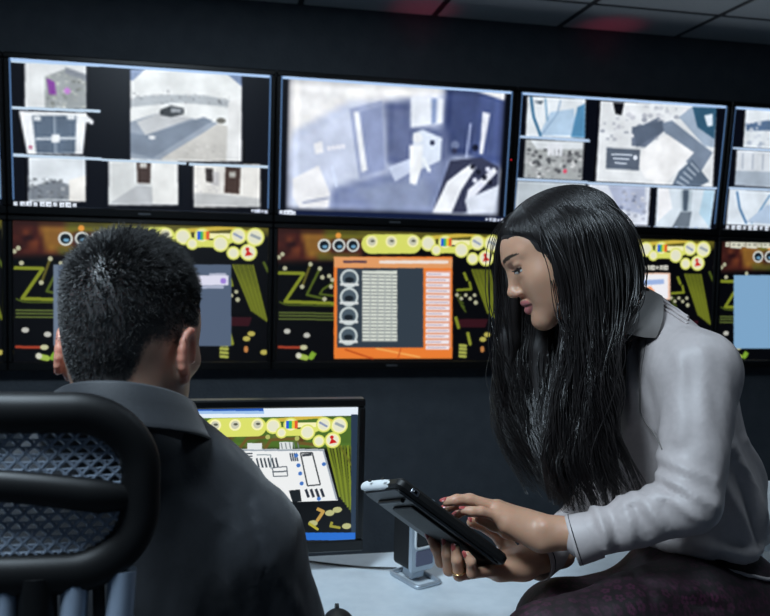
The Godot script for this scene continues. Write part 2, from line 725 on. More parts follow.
func trace(im: Image, pts: Array, wd: float, c: Color, caps := true) -> void:
	for k in pts.size() - 1:
		var a: Vector2 = pts[k]
		var b: Vector2 = pts[k + 1]
		var s := (b - a).orthogonal().normalized() * wd * 0.5
		poly(im, [a + s, b + s, b - s, a - s], c)
		if caps:
			dot(im, b, wd * 0.5, c)


func soften(im: Image, by: int) -> void:
	var w := im.get_width()
	var hh := im.get_height()
	im.resize(w / by, hh / by, Image.INTERPOLATE_LANCZOS)
	im.resize(w, hh, Image.INTERPOLATE_CUBIC)


func speckle(im: Image, r: Rect2i, rng: RandomNumberGenerator, count: int, c0: Color, c1: Color, big: float) -> void:
	for k in count:
		var p := Vector2(r.position.x + rng.randf() * r.size.x, r.position.y + rng.randf() * r.size.y)
		var s := rng.randf_range(0.25, 0.8) * big
		dot(im, p, s, c0.lerp(c1, rng.randf()), s * rng.randf_range(0.3, 0.9))


# uneven tone of a compressed camera picture
func mottle(im: Image, r: Rect2i, seed_: int, much: float) -> void:
	var nz := FastNoiseLite.new()
	nz.seed = seed_
	nz.frequency = 0.012
	nz.fractal_octaves = 3
	for y in range(maxi(r.position.y, 0), mini(r.end.y, im.get_height())):
		for x in range(maxi(r.position.x, 0), mini(r.end.x, im.get_width())):
			var c := im.get_pixel(x, y)
			if c.v > 0.12:
				var k := 1.0 - much * (0.5 + nz.get_noise_2d(x, y))
				im.set_pixel(x, y, Color(c.r * k, c.g * k, c.b * k))


func bounds(pts: Array) -> Rect2i:
	var r := Rect2(pts[0], Vector2.ZERO)
	for p in pts:
		r = r.expand(p)
	return Rect2i(r)


# a strip of small taskbar symbols
func icons(im: Image, a: Vector2, b: Vector2, count: int, s: float, c: Color) -> void:
	for k in count:
		var p := a.lerp(b, float(k) / maxi(count - 1, 1))
		var r := s * (0.8 + 0.2 * ((k * 7) % 3))
		im.fill_rect(Rect2i(int(p.x - r), int(p.y - r), int(2 * r), int(2 * r)), c)
		im.fill_rect(Rect2i(int(p.x - r * 0.3), int(p.y - r * 0.2), int(r), int(maxf(1, r * 0.5))), c.darkened(0.5))


func frame_lines(im: Image) -> void:
	var w := im.get_width()
	var hh := im.get_height()
	var edge := Color(0.30, 0.42, 0.58)
	im.fill_rect(Rect2i(0, 0, w, 7), Color(0.66, 0.78, 0.93))
	im.fill_rect(Rect2i(0, 0, 4, hh - 14), edge)
	im.fill_rect(Rect2i(w - 4, 0, 4, hh - 14), edge)


const INK := Color(0.025, 0.035, 0.07)


func picture_yard() -> Image:
	var im := canvas(640, 360, INK)
	var rng := RandomNumberGenerator.new()
	rng.seed = 11
	var pale := Color(0.93, 0.95, 0.97)
	# wall and flowers
	var r := [Vector2(36.7, 4.8), Vector2(181.6, -5.2), Vector2(179.9, 112.8), Vector2(33.9, 121.3)]
	poly(im, r, Color(0.90, 0.92, 0.93))
	poly(im, [Vector2(83.2, 39.2), Vector2(131.4, 18.4), Vector2(181.0, 39.8), Vector2(179.9, 112.8), Vector2(81.5, 118.6)], Color(0.62, 0.65, 0.66))
	speckle(im, bounds([Vector2(85.0, 34.7), Vector2(179.4, 28.4), Vector2(178.2, 111.2), Vector2(83.3, 116.7)]), rng, 60, Color(0.45, 0.47, 0.46), Color(0.85, 0.87, 0.86), 7)
	poly(im, [Vector2(131.4, 14.0), Vector2(181.1, 28.3), Vector2(180.9, 43.4), Vector2(131.2, 29.0)], Color(0.55, 0.58, 0.62))
	poly(im, [Vector2(86.5, 43.3), Vector2(105.1, 50.9), Vector2(108.8, 81.5), Vector2(91.7, 82.6)], Color(0.52, 0.28, 0.62))
	dot(im, Vector2(134.7, 71.1), 8, Color(0.78, 0.55, 0.85))
	# double door seen from above
	poly(im, [Vector2(20.2, 126.5), Vector2(181.6, 121.7), Vector2(169.6, 226.1), Vector2(37.1, 232.4)], pale)
	poly(im, [Vector2(50.5, 136.3), Vector2(155.3, 130.4), Vector2(151.2, 224.2), Vector2(58.6, 228.6)], Color(0.38, 0.44, 0.52))
	trace(im, [Vector2(103.5, 133.3), Vector2(104.3, 226.5)], 3, Color(0.72, 0.77, 0.83))
	trace(im, [Vector2(57.7, 192.8), Vector2(151.0, 186.3)], 6, Color(0.82, 0.86, 0.9))
	poly(im, [Vector2(95.7, 180.1), Vector2(114.7, 179.1), Vector2(114.3, 198.9), Vector2(95.3, 199.9)], Color(0.92, 0.94, 0.96))
	poly(im, [Vector2(53.8, 137.9), Vector2(70.9, 136.9), Vector2(70.7, 147.6), Vector2(53.6, 148.5)], Color(0.9, 0.93, 0.96))
	poly(im, [Vector2(132.8, 130.7), Vector2(151.9, 129.7), Vector2(151.7, 140.4), Vector2(132.6, 141.5)], Color(0.9, 0.93, 0.96))
	poly(im, [Vector2(172.8, 122.2), Vector2(197.0, 140.6), Vector2(195.1, 151.5), Vector2(174.3, 143.6)], pale)
	dot(im, Vector2(45.2, 214.0), 4, Color(0.7, 0.3, 0.45))
	# wet street
	poly(im, [Vector2(39.6, 236.7), Vector2(176.5, 230.3), Vector2(174.9, 345.0), Vector2(36.9, 350.0)], Color(0.88, 0.91, 0.94))
	poly(im, [Vector2(39.5, 313.5), Vector2(100.4, 292.8), Vector2(135.1, 303.3), Vector2(134.4, 341.9), Vector2(38.7, 345.4)], Color(0.48, 0.51, 0.55))
	speckle(im, bounds([Vector2(41.6, 295.3), Vector2(133.5, 291.5), Vector2(132.7, 340.1), Vector2(40.5, 343.5)]), rng, 70, Color(0.25, 0.27, 0.3), Color(0.75, 0.78, 0.8), 6)
	poly(im, [Vector2(135.3, 291.4), Vector2(175.9, 277.8), Vector2(174.9, 345.0), Vector2(134.3, 346.5)], Color(0.93, 0.93, 0.92))
	# yard with a parked car
	poly(im, [Vector2(286.1, 8.0), Vector2(564.0, -10.7), Vector2(567.3, 226.0), Vector2(284.7, 239.0)], Color(0.93, 0.95, 0.96))
	poly(im, [Vector2(286.1, 8.0), Vector2(323.3, 5.5), Vector2(292.1, 36.2), Vector2(286.0, 34.8)], Color(0.55, 0.62, 0.75))
	poly(im, [Vector2(513.2, -5.4), Vector2(564.1, -1.5), Vector2(564.6, 33.3)], Color(0.5, 0.58, 0.72))
	poly(im, [Vector2(285.7, 79.7), Vector2(349.9, 66.7), Vector2(467.8, 61.3), Vector2(534.3, 69.2), Vector2(534.5, 87.6), Vector2(413.1, 82.9), Vector2(285.5, 102.2)], Color(0.72, 0.75, 0.78))
	speckle(im, bounds([Vector2(287.5, 68.8), Vector2(541.6, 53.1), Vector2(541.9, 78.0), Vector2(287.4, 93.1)]), rng, 50, Color(0.45, 0.47, 0.5), Color(0.85, 0.86, 0.87), 5)
	poly(im, [Vector2(285.3, 138.4), Vector2(358.9, 111.6), Vector2(431.5, 121.2), Vector2(505.2, 129.1), Vector2(358.7, 235.6), Vector2(284.7, 229.8)], Color(0.60, 0.65, 0.71))
	poly(im, [Vector2(300.5, 137.6), Vector2(358.9, 111.6), Vector2(440.6, 120.6), Vector2(322.7, 170.1)], Color(0.80, 0.82, 0.84))
	poly(im, [Vector2(285.1, 165.7), Vector2(322.7, 170.1), Vector2(468.2, 116.3), Vector2(491.3, 124.3), Vector2(340.6, 227.2), Vector2(284.8, 216.0)], Color(0.50, 0.55, 0.62))
	poly(im, [Vector2(358.7, 229.1), Vector2(505.3, 130.9), Vector2(535.1, 136.7), Vector2(526.8, 227.9)], Color(0.80, 0.80, 0.79))
	speckle(im, bounds([Vector2(413.4, 186.7), Vector2(524.4, 181.1), Vector2(524.9, 225.2), Vector2(413.6, 230.3)]), rng, 80, Color(0.68, 0.68, 0.67), Color(0.9, 0.9, 0.89), 4)
	poly(im, [Vector2(358.9, 104.3), Vector2(385.9, 91.8), Vector2(417.7, 97.2), Vector2(417.8, 111.8), Vector2(386.0, 121.0), Vector2(358.8, 117.0)], Color(0.24, 0.26, 0.28))
	poly(im, [Vector2(385.9, 97.2), Vector2(413.2, 99.3), Vector2(413.2, 108.4), Vector2(386.0, 110.0)], Color(0.6, 0.63, 0.66))
	dot(im, Vector2(338.9, 174.8), 9, Color(0.9, 0.92, 0.94), 5)
	dot(im, Vector2(512.6, 123.1), 12, Color(0.42, 0.42, 0.4), 7)
	poly(im, [Vector2(530.7, 74.0), Vector2(565.0, 62.7), Vector2(567.3, 226.0), Vector2(526.8, 227.9)], Color(0.90, 0.91, 0.92))
	# corridor
	poly(im, [Vector2(231.2, 236.9), Vector2(404.4, 228.9), Vector2(404.6, 346.1), Vector2(230.0, 352.3)], Color(0.86, 0.88, 0.89))
	poly(im, [Vector2(231.8, 347.6), Vector2(308.7, 293.5), Vector2(340.4, 301.5), Vector2(404.6, 341.4), Vector2(404.6, 346.1), Vector2(231.8, 352.2)], Color(0.74, 0.76, 0.78))
	poly(im, [Vector2(336.0, 236.6), Vector2(404.4, 236.3), Vector2(404.6, 343.3), Vector2(340.3, 343.7)], Color(0.92, 0.93, 0.93))
	poly(im, [Vector2(300.8, 236.4), Vector2(336.0, 236.6), Vector2(334.1, 292.4), Vector2(302.4, 291.9)], Color(0.27, 0.22, 0.21))
	poly(im, [Vector2(308.0, 239.8), Vector2(326.1, 238.9), Vector2(326.0, 252.8), Vector2(308.0, 253.6)], Color(0.75, 0.75, 0.74))
	# lobby
	poly(im, [Vector2(443.1, 238.3), Vector2(615.8, 230.5), Vector2(617.7, 343.4), Vector2(443.6, 349.5)], Color(0.91, 0.91, 0.90))
	poly(im, [Vector2(443.4, 311.6), Vector2(525.8, 313.2), Vector2(617.3, 320.3), Vector2(617.7, 343.4), Vector2(443.6, 345.7)], Color(0.76, 0.77, 0.78))
	poly(im, [Vector2(525.0, 239.3), Vector2(564.6, 240.4), Vector2(561.8, 310.9), Vector2(523.0, 308.5)], Color(0.28, 0.22, 0.20))
	poly(im, [Vector2(534.6, 253.0), Vector2(551.5, 252.3), Vector2(551.7, 267.4), Vector2(534.8, 268.2)], Color(0.7, 0.7, 0.68))
	poly(im, [Vector2(473.7, 246.3), Vector2(493.3, 247.3), Vector2(493.6, 283.1), Vector2(475.8, 282.0)], Color(0.22, 0.20, 0.20))
	poly(im, [Vector2(492.4, 254.9), Vector2(509.3, 255.1), Vector2(508.7, 292.0), Vector2(492.7, 290.7)], Color(0.78, 0.78, 0.79))
	speckle(im, bounds([Vector2(448.9, 287.8), Vector2(518.0, 285.0), Vector2(518.2, 308.7), Vector2(449.0, 311.4)]), rng, 12, Color(0.5, 0.5, 0.55), Color(0.8, 0.8, 0.85), 4)
	mottle(im, Rect2i(0, 0, 640, 360), 71, 0.09)
	soften(im, 5)
	for q in [[Vector2(4.9, 5.3), Vector2(216.2, 0.4), Vector2(216.1, 7.4), Vector2(4.8, 11.4)], [Vector2(3.6, 116.1), Vector2(213.1, 112.7), Vector2(213.0, 119.9), Vector2(3.4, 123.1)], [Vector2(0.5, 231.4), Vector2(215.3, 232.1), Vector2(215.2, 239.4), Vector2(0.4, 238.6)], [Vector2(217.9, 0.2), Vector2(638.9, -6.5), Vector2(639.1, 2.7), Vector2(217.8, 7.3)], [Vector2(215.3, 233.9), Vector2(424.6, 233.5), Vector2(424.6, 240.0), Vector2(215.2, 240.3)], [Vector2(432.0, 235.0), Vector2(636.8, 233.3), Vector2(637.0, 240.0), Vector2(432.0, 241.6)]]:
		poly(im, q, Color(0.74, 0.82, 0.9))
	frame_lines(im)
	icons(im, Vector2(7.5, 356.6), Vector2(148.3, 355.2), 10, 6, Color(0.9, 0.93, 0.98))
	icons(im, Vector2(597.7, 353.7), Vector2(633.4, 355.4), 5, 4, Color(0.85, 0.88, 0.95))
	return im


func picture_lab() -> Image:
	var im := canvas(640, 360, INK)
	var rng := RandomNumberGenerator.new()
	rng.seed = 12
	# broad tones of the infrared room
	poly(im, [Vector2(19.8, 3.5), Vector2(618.6, 3.7), Vector2(618.9, 344.2), Vector2(20.7, 346.5)], Color(0.80, 0.84, 0.93))
	poly(im, [Vector2(19.8, 3.5), Vector2(445.7, 1.5), Vector2(437.7, 23.5), Vector2(178.6, 56.3), Vector2(33.2, 140.5), Vector2(21.9, 208.9)], Color(0.95, 0.96, 0.97))
	poly(im, [Vector2(445.9, 4.0), Vector2(548.0, 4.6), Vector2(549.5, 184.2), Vector2(469.8, 188.0), Vector2(442.3, 110.1)], Color(0.26, 0.31, 0.48))
	poly(im, [Vector2(548.0, 4.6), Vector2(618.6, 3.7), Vector2(619.7, 207.9), Vector2(532.2, 211.8), Vector2(544.2, 95.9)], Color(0.30, 0.36, 0.55))
	poly(im, [Vector2(275.8, 50.5), Vector2(351.7, 37.4), Vector2(355.2, 110.5), Vector2(451.3, 105.3), Vector2(474.9, 196.6), Vector2(292.0, 222.5)], Color(0.40, 0.45, 0.60))
	poly(im, [Vector2(141.9, 285.5), Vector2(292.6, 235.6), Vector2(474.4, 187.7), Vector2(472.7, 241.2), Vector2(426.7, 346.0), Vector2(134.8, 342.6)], Color(0.52, 0.57, 0.72))
	poly(im, [Vector2(204.4, 287.4), Vector2(403.0, 244.1), Vector2(426.0, 332.5), Vector2(269.7, 342.4)], Color(0.56, 0.61, 0.74))
	soften(im, 16)
	poly(im, [Vector2(183.5, 72.9), Vector2(271.2, 46.5), Vector2(290.6, 231.3), Vector2(216.8, 259.0)], Color(0.64, 0.69, 0.82))
	poly(im, [Vector2(214.7, 79.6), Vector2(271.7, 59.3), Vector2(284.9, 227.2), Vector2(234.2, 244.2)], Color(0.58, 0.63, 0.78))
	poly(im, [Vector2(195.3, 80.8), Vector2(209.4, 79.9), Vector2(238.3, 233.6), Vector2(222.3, 238.7)], Color(0.95, 0.97, 1.0))
	poly(im, [Vector2(350.6, 33.1), Vector2(442.8, 31.9), Vector2(443.5, 97.0), Vector2(354.4, 113.1)], Color(0.93, 0.96, 1.0))
	poly(im, [Vector2(407.9, 32.2), Vector2(425.3, 32.1), Vector2(425.1, 98.0), Vector2(411.4, 101.3)], Color(0.58, 0.65, 0.80))
	poly(im, [Vector2(360.5, 127.6), Vector2(387.5, 117.4), Vector2(443.7, 136.3), Vector2(442.4, 198.1), Vector2(392.6, 222.4), Vector2(364.4, 210.5)], Color(0.87, 0.91, 0.98))
	poly(im, [Vector2(296.5, 222.3), Vector2(363.6, 192.9), Vector2(392.2, 213.6), Vector2(316.4, 261.0)], Color(0.80, 0.85, 0.95))
	poly(im, [Vector2(352.9, 160.2), Vector2(389.5, 158.4), Vector2(390.6, 218.1), Vector2(376.4, 267.4), Vector2(357.8, 263.7)], Color(0.96, 0.98, 1.0))
	dot(im, Vector2(374.8, 139.9), 14, Color(0.96, 0.98, 1.0))
	trace(im, [Vector2(391.1, 191.6), Vector2(411.3, 226.0)], 10, Color(0.94, 0.97, 1.0))
	poly(im, [Vector2(556.1, 60.0), Vector2(578.0, 63.2), Vector2(563.1, 174.7), Vector2(553.7, 175.1)], Color(0.93, 0.95, 1.0))
	trace(im, [Vector2(523.3, 92.6), Vector2(516.5, 185.8)], 5, Color(0.75, 0.8, 0.95))
	dot(im, Vector2(416.7, 150.9), 7, Color(0.18, 0.2, 0.3))
	dot(im, Vector2(481.9, 153.8), 12, Color(0.45, 0.5, 0.65))
	dot(im, Vector2(480.9, 169.7), 8, Color(0.2, 0.22, 0.34))
	dot(im, Vector2(540.4, 158.0), 9, Color(0.10, 0.12, 0.2))
	poly(im, [Vector2(470.3, 196.8), Vector2(559.0, 183.8), Vector2(613.0, 208.2), Vector2(612.3, 271.5), Vector2(520.7, 338.3), Vector2(426.5, 341.5)], Color(0.22, 0.24, 0.34))
	poly(im, [Vector2(464.1, 254.9), Vector2(504.5, 221.9), Vector2(531.7, 202.9), Vector2(546.4, 211.2), Vector2(507.6, 275.6), Vector2(482.8, 339.6), Vector2(426.5, 341.5)], Color(0.95, 0.97, 1.0))
	poly(im, [Vector2(526.5, 274.8), Vector2(598.6, 208.8), Vector2(609.1, 221.9), Vector2(555.5, 282.7), Vector2(519.1, 311.2)], Color(0.93, 0.95, 1.0))
	poly(im, [Vector2(518.6, 302.2), Vector2(616.2, 257.7), Vector2(606.8, 335.4), Vector2(530.4, 342.5)], Color(0.88, 0.91, 0.97))
	for k in 7:
		dot(im, Vector2(555.9, 210.7) + Vector2(k * 9 - 20, (k * 37) % 60), 7, Color(0.9, 0.92, 1.0) if k % 2 else Color(0.1, 0.11, 0.18))
	poly(im, [Vector2(36.2, 263.9), Vector2(104.9, 226.5), Vector2(137.9, 298.8), Vector2(134.7, 338.2), Vector2(55.4, 341.0), Vector2(37.3, 311.3)], Color(0.95, 0.96, 0.98))
	trace(im, [Vector2(63.9, 327.6), Vector2(133.9, 312.0)], 5, Color(0.6, 0.64, 0.75))
	poly(im, [Vector2(90.2, 169.8), Vector2(111.8, 161.9), Vector2(117.1, 191.6), Vector2(95.4, 196.9)], Color(0.97, 0.98, 1.0))
	for k in 4:
		dot(im, Vector2(131.6, 179.8).lerp(Vector2(169.3, 172.8), k / 3.0), 6, Color(0.95, 0.96, 1.0))
	trace(im, [Vector2(140.1, 224.9), Vector2(155.1, 280.7)], 5, Color(0.85, 0.9, 1.0))
	poly(im, [Vector2(524.5, 2.6), Vector2(618.5, 2.0), Vector2(617.2, 25.7)], Color(0.95, 0.96, 0.97))
	poly(im, [Vector2(-4.0, 0.9), Vector2(19.0, 3.5), Vector2(19.0, 348.3), Vector2(-1.0, 347.3)], INK)
	poly(im, [Vector2(620.5, 3.6), Vector2(642.3, 2.2), Vector2(651.5, 352.3), Vector2(619.9, 344.1)], INK)
	mottle(im, Rect2i(0, 0, 640, 360), 74, 0.09)
	soften(im, 6)
	poly(im, [Vector2(-5.3, 349.1), Vector2(656.0, 346.6), Vector2(657.0, 361.3), Vector2(-4.8, 373.4)], Color(0.06, 0.10, 0.22))
	frame_lines(im)
	icons(im, Vector2(8.7, 355.6), Vector2(42.7, 356.2), 4, 6, Color(0.9, 0.93, 0.98))
	icons(im, Vector2(586.8, 355.3), Vector2(633.3, 356.5), 5, 4, Color(0.85, 0.88, 0.95))
	return im


func picture_halls() -> Image:
	var im := canvas(640, 360, INK)
	var rng := RandomNumberGenerator.new()
	rng.seed = 13
	var teal := Color(0.34, 0.56, 0.72)
	poly(im, [Vector2(18.2, 9.8), Vector2(192.3, 5.7), Vector2(199.6, 118.0), Vector2(20.1, 120.7)], Color(0.90, 0.93, 0.96))
	poly(im, [Vector2(89.5, 49.0), Vector2(159.8, 35.6), Vector2(171.0, 110.0), Vector2(59.1, 115.9)], Color(0.70, 0.80, 0.90))
	trace(im, [Vector2(28.3, 11.0), Vector2(40.3, 65.7), Vector2(66.3, 118.3)], 8, Color(0.2, 0.42, 0.58), false)
	trace(im, [Vector2(117.3, 14.9), Vector2(110.1, 52.5), Vector2(66.1, 115.5)], 4, Color(0.55, 0.66, 0.78), false)
	trace(im, [Vector2(71.6, 13.0), Vector2(81.2, 72.7)], 5, Color(0.45, 0.62, 0.76), false)
	poly(im, [Vector2(169.6, 30.4), Vector2(191.4, 19.8), Vector2(199.4, 115.2), Vector2(156.0, 115.5)], teal)
	poly(im, [Vector2(37.2, 23.4), Vector2(67.1, 19.7), Vector2(59.7, 29.4)], Color(0.25, 0.3, 0.36))
	# canteen
	poly(im, [Vector2(20.5, 127.2), Vector2(198.1, 124.7), Vector2(199.0, 235.4), Vector2(22.1, 235.1)], Color(0.66, 0.68, 0.69))
	poly(im, [Vector2(34.8, 129.2), Vector2(194.2, 127.8), Vector2(194.8, 146.7), Vector2(56.7, 153.4)], Color(0.86, 0.89, 0.91))
	speckle(im, bounds([Vector2(26.5, 154.9), Vector2(198.8, 232.5)]), rng, 90, Color(0.22, 0.23, 0.25), Color(0.92, 0.93, 0.94), 11)
	for k in 4:
		poly(im, [Vector2(126.8, 135.9), Vector2(137.0, 135.4), Vector2(137.6, 168.4), Vector2(129.4, 168.8)].map(func(p): return p + Vector2(k * 12 - 40, 0)), Color(0.9, 0.92, 0.95))
	dot(im, Vector2(146.1, 210.8), 6, Color(0.85, 0.3, 0.4))
	# the large view down on a staircase
	poly(im, [Vector2(238.1, 9.5), Vector2(605.5, 0.0), Vector2(619.2, 237.9), Vector2(243.0, 235.5)], Color(0.90, 0.92, 0.94))
	poly(im, [Vector2(341.7, 86.9), Vector2(422.9, 44.2), Vector2(458.0, 71.0), Vector2(388.7, 132.4), Vector2(345.7, 129.7)], Color(0.42, 0.47, 0.55))
	speckle(im, bounds([Vector2(251.1, 16.2), Vector2(517.1, 116.4)]), rng, 60, Color(0.55, 0.58, 0.64), Color(0.93, 0.94, 0.96), 12)
	poly(im, [Vector2(276.7, 10.9), Vector2(311.3, 10.8), Vector2(306.2, 46.0), Vector2(286.9, 42.4)], Color(0.04, 0.05, 0.08))
	poly(im, [Vector2(487.3, 40.6), Vector2(532.4, 4.3), Vector2(605.8, 2.9), Vector2(611.5, 121.5), Vector2(577.9, 118.2)], Color(0.62, 0.69, 0.77))
	poly(im, [Vector2(527.5, 9.4), Vector2(606.2, 6.7), Vector2(608.8, 97.1), Vector2(550.1, 66.1)], Color(0.20, 0.36, 0.47))
	poly(im, [Vector2(568.2, 31.2), Vector2(595.0, 24.8), Vector2(598.9, 58.6), Vector2(582.7, 62.4)], Color(0.9, 0.95, 1.0))
	poly(im, [Vector2(424.8, 63.2), Vector2(466.7, 51.3), Vector2(607.7, 136.4), Vector2(570.5, 202.2), Vector2(522.3, 165.0)], Color(0.48, 0.54, 0.62))
	poly(im, [Vector2(340.8, 77.4), Vector2(434.6, 53.1), Vector2(442.8, 81.5), Vector2(362.1, 133.7)], Color(0.35, 0.40, 0.48))
	poly(im, [Vector2(379.0, 142.5), Vector2(454.5, 90.5), Vector2(547.1, 139.3), Vector2(458.8, 238.4), Vector2(397.2, 219.4), Vector2(372.0, 181.6)], Color(0.95, 0.96, 0.97))
	poly(im, [Vector2(503.6, 195.2), Vector2(543.7, 159.1), Vector2(606.0, 220.5), Vector2(574.4, 237.7), Vector2(486.0, 237.3)], Color(0.36, 0.42, 0.50))
	for k in 5:
		trace(im, [Vector2(497.9, 225.0).lerp(Vector2(539.3, 169.1), k / 4.0), Vector2(530.3, 239.5).lerp(Vector2(569.7, 194.3), k / 4.0)], 4, Color(0.75, 0.8, 0.86), false)
	poly(im, [Vector2(268.2, 138.4), Vector2(373.3, 139.0), Vector2(375.8, 198.8), Vector2(271.4, 197.6)], Color(0.36, 0.40, 0.47))
	# bottom strip
	poly(im, [Vector2(4.4, 243.4), Vector2(212.2, 242.5), Vector2(211.0, 328.7), Vector2(0.0, 326.3)], Color(0.74, 0.78, 0.81))
	poly(im, [Vector2(220.7, 244.1), Vector2(416.9, 244.0), Vector2(419.5, 358.5), Vector2(226.0, 357.5)], Color(0.86, 0.89, 0.94))
	poly(im, [Vector2(281.9, 245.5), Vector2(399.6, 244.7), Vector2(407.7, 327.1), Vector2(319.8, 310.4)], Color(0.70, 0.74, 0.84))
	speckle(im, bounds([Vector2(326.0, 261.2), Vector2(415.8, 354.6)]), rng, 40, Color(0.4, 0.44, 0.55), Color(0.96, 0.97, 1.0), 10)
	poly(im, [Vector2(438.7, 245.1), Vector2(629.0, 245.5), Vector2(624.0, 360.3), Vector2(443.6, 359.7)], Color(0.84, 0.89, 0.93))
	poly(im, [Vector2(514.7, 249.0), Vector2(553.3, 247.5), Vector2(554.5, 310.2), Vector2(521.3, 311.3)], Color(0.70, 0.76, 0.80))
	poly(im, [Vector2(522.4, 248.7), Vector2(542.2, 247.9), Vector2(543.4, 310.6), Vector2(529.0, 311.1)], Color(0.30, 0.36, 0.42))
	poly(im, [Vector2(521.5, 313.3), Vector2(558.1, 312.1), Vector2(554.1, 358.4), Vector2(498.7, 360.1)], Color(0.42, 0.47, 0.52))
	poly(im, [Vector2(443.3, 246.9), Vector2(476.1, 247.5), Vector2(493.0, 304.3), Vector2(448.8, 345.6)], Color(0.95, 0.96, 0.98))
	poly(im, [Vector2(592.1, 245.9), Vector2(626.9, 246.6), Vector2(623.7, 358.3), Vector2(583.1, 316.3)], Color(0.72, 0.84, 0.92))
	mottle(im, Rect2i(0, 0, 640, 360), 72, 0.09)
	soften(im, 5)
	for k in 3:
		trace(im, [Vector2(284.6, 156.7).lerp(Vector2(297.3, 180.1), k / 2.0), Vector2(350.3, 155.5).lerp(Vector2(334.6, 181.3), k / 2.0)], 4, Color(0.78, 0.82, 0.88), false)
	dot(im, Vector2(360.6, 162.7), 7, Color(0.85, 0.88, 0.93))
	for q in [[Vector2(3.8, 117.8), Vector2(214.2, 118.2), Vector2(214.8, 125.8), Vector2(4.3, 125.2)], [Vector2(-4.1, 236.2), Vector2(217.9, 236.5), Vector2(218.5, 243.2), Vector2(-3.7, 242.8)], [Vector2(216.0, 238.5), Vector2(632.6, 237.4), Vector2(633.4, 244.3), Vector2(216.6, 245.2)]]:
		poly(im, q, Color(0.68, 0.77, 0.88))
	frame_lines(im)
	icons(im, Vector2(335.6, 366.0), Vector2(621.9, 362.4), 14, 5, Color(0.7, 0.78, 0.9))
	return im


func picture_passages() -> Image:
	var im := canvas(640, 360, INK)
	var rng := RandomNumberGenerator.new()
	rng.seed = 14
	poly(im, [Vector2(35.9, 5.1), Vector2(266.6, 1.6), Vector2(271.3, 120.6), Vector2(40.3, 116.8)], Color(0.88, 0.91, 0.94))
	poly(im, [Vector2(41.0, 47.8), Vector2(109.6, 34.2), Vector2(248.1, 36.5), Vector2(250.8, 56.3), Vector2(45.6, 67.2)], Color(0.35, 0.45, 0.58))
	speckle(im, bounds([Vector2(42.7, 42.8), Vector2(264.1, 110.9)]), rng, 50, Color(0.6, 0.66, 0.74), Color(0.95, 0.96, 0.98), 12)
	poly(im, [Vector2(20.9, 123.7), Vector2(259.7, 122.2), Vector2(268.9, 232.5), Vector2(25.4, 229.0)], Color(0.84, 0.87, 0.90))
	poly(im, [Vector2(23.6, 185.1), Vector2(262.1, 182.8), Vector2(264.9, 229.6), Vector2(25.4, 229.0)], Color(0.66, 0.71, 0.77))
	for k in 4:
		trace(im, [Vector2(42.1, 131.6) + Vector2(k * 34, 2), Vector2(45.5, 178.2) + Vector2(k * 34, 2)], 5, Color(0.66, 0.7, 0.76), false)
	poly(im, [Vector2(9.7, 239.7), Vector2(276.3, 243.5), Vector2(279.0, 350.7), Vector2(10.8, 346.6)], Color(0.86, 0.90, 0.94))
	trace(im, [Vector2(35.5, 246.7), Vector2(50.6, 296.6), Vector2(78.9, 341.4)], 7, Color(0.28, 0.46, 0.64), false)
	trace(im, [Vector2(148.7, 252.4), Vector2(96.1, 340.9)], 5, Color(0.36, 0.55, 0.72), false)
	poly(im, [Vector2(78.3, 336.3), Vector2(141.0, 283.2), Vector2(270.6, 288.9), Vector2(275.9, 345.6)], Color(0.72, 0.80, 0.90))
	poly(im, [Vector2(267.1, 5.6), Vector2(687.4, -8.1), Vector2(724.1, 209.4), Vector2(279.9, 227.0)], Color(0.82, 0.86, 0.9))
	poly(im, [Vector2(283.6, 125.1), Vector2(704.7, 94.6), Vector2(724.1, 209.4), Vector2(279.9, 227.0)], Color(0.55, 0.6, 0.66))
	poly(im, [Vector2(341.3, 31.4), Vector2(459.7, 24.9), Vector2(476.6, 136.4), Vector2(358.5, 152.1)], Color(0.35, 0.38, 0.42))
	poly(im, [Vector2(288.6, 247.1), Vector2(729.8, 243.1), Vector2(746.5, 342.1), Vector2(290.6, 348.3)], Color(0.78, 0.83, 0.88))
	mottle(im, Rect2i(0, 0, 640, 360), 73, 0.09)
	soften(im, 5)
	for q in [[Vector2(6.5, 116.5), Vector2(273.2, 117.5), Vector2(274.2, 124.5), Vector2(7.3, 123.4)], [Vector2(6.7, 233.8), Vector2(286.9, 234.9), Vector2(287.9, 242.0), Vector2(7.6, 240.7)]]:
		poly(im, q, Color(0.68, 0.77, 0.88))
	frame_lines(im)
	icons(im, Vector2(17.6, 355.5), Vector2(150.0, 354.6), 8, 6, Color(0.9, 0.93, 0.98))
	return im


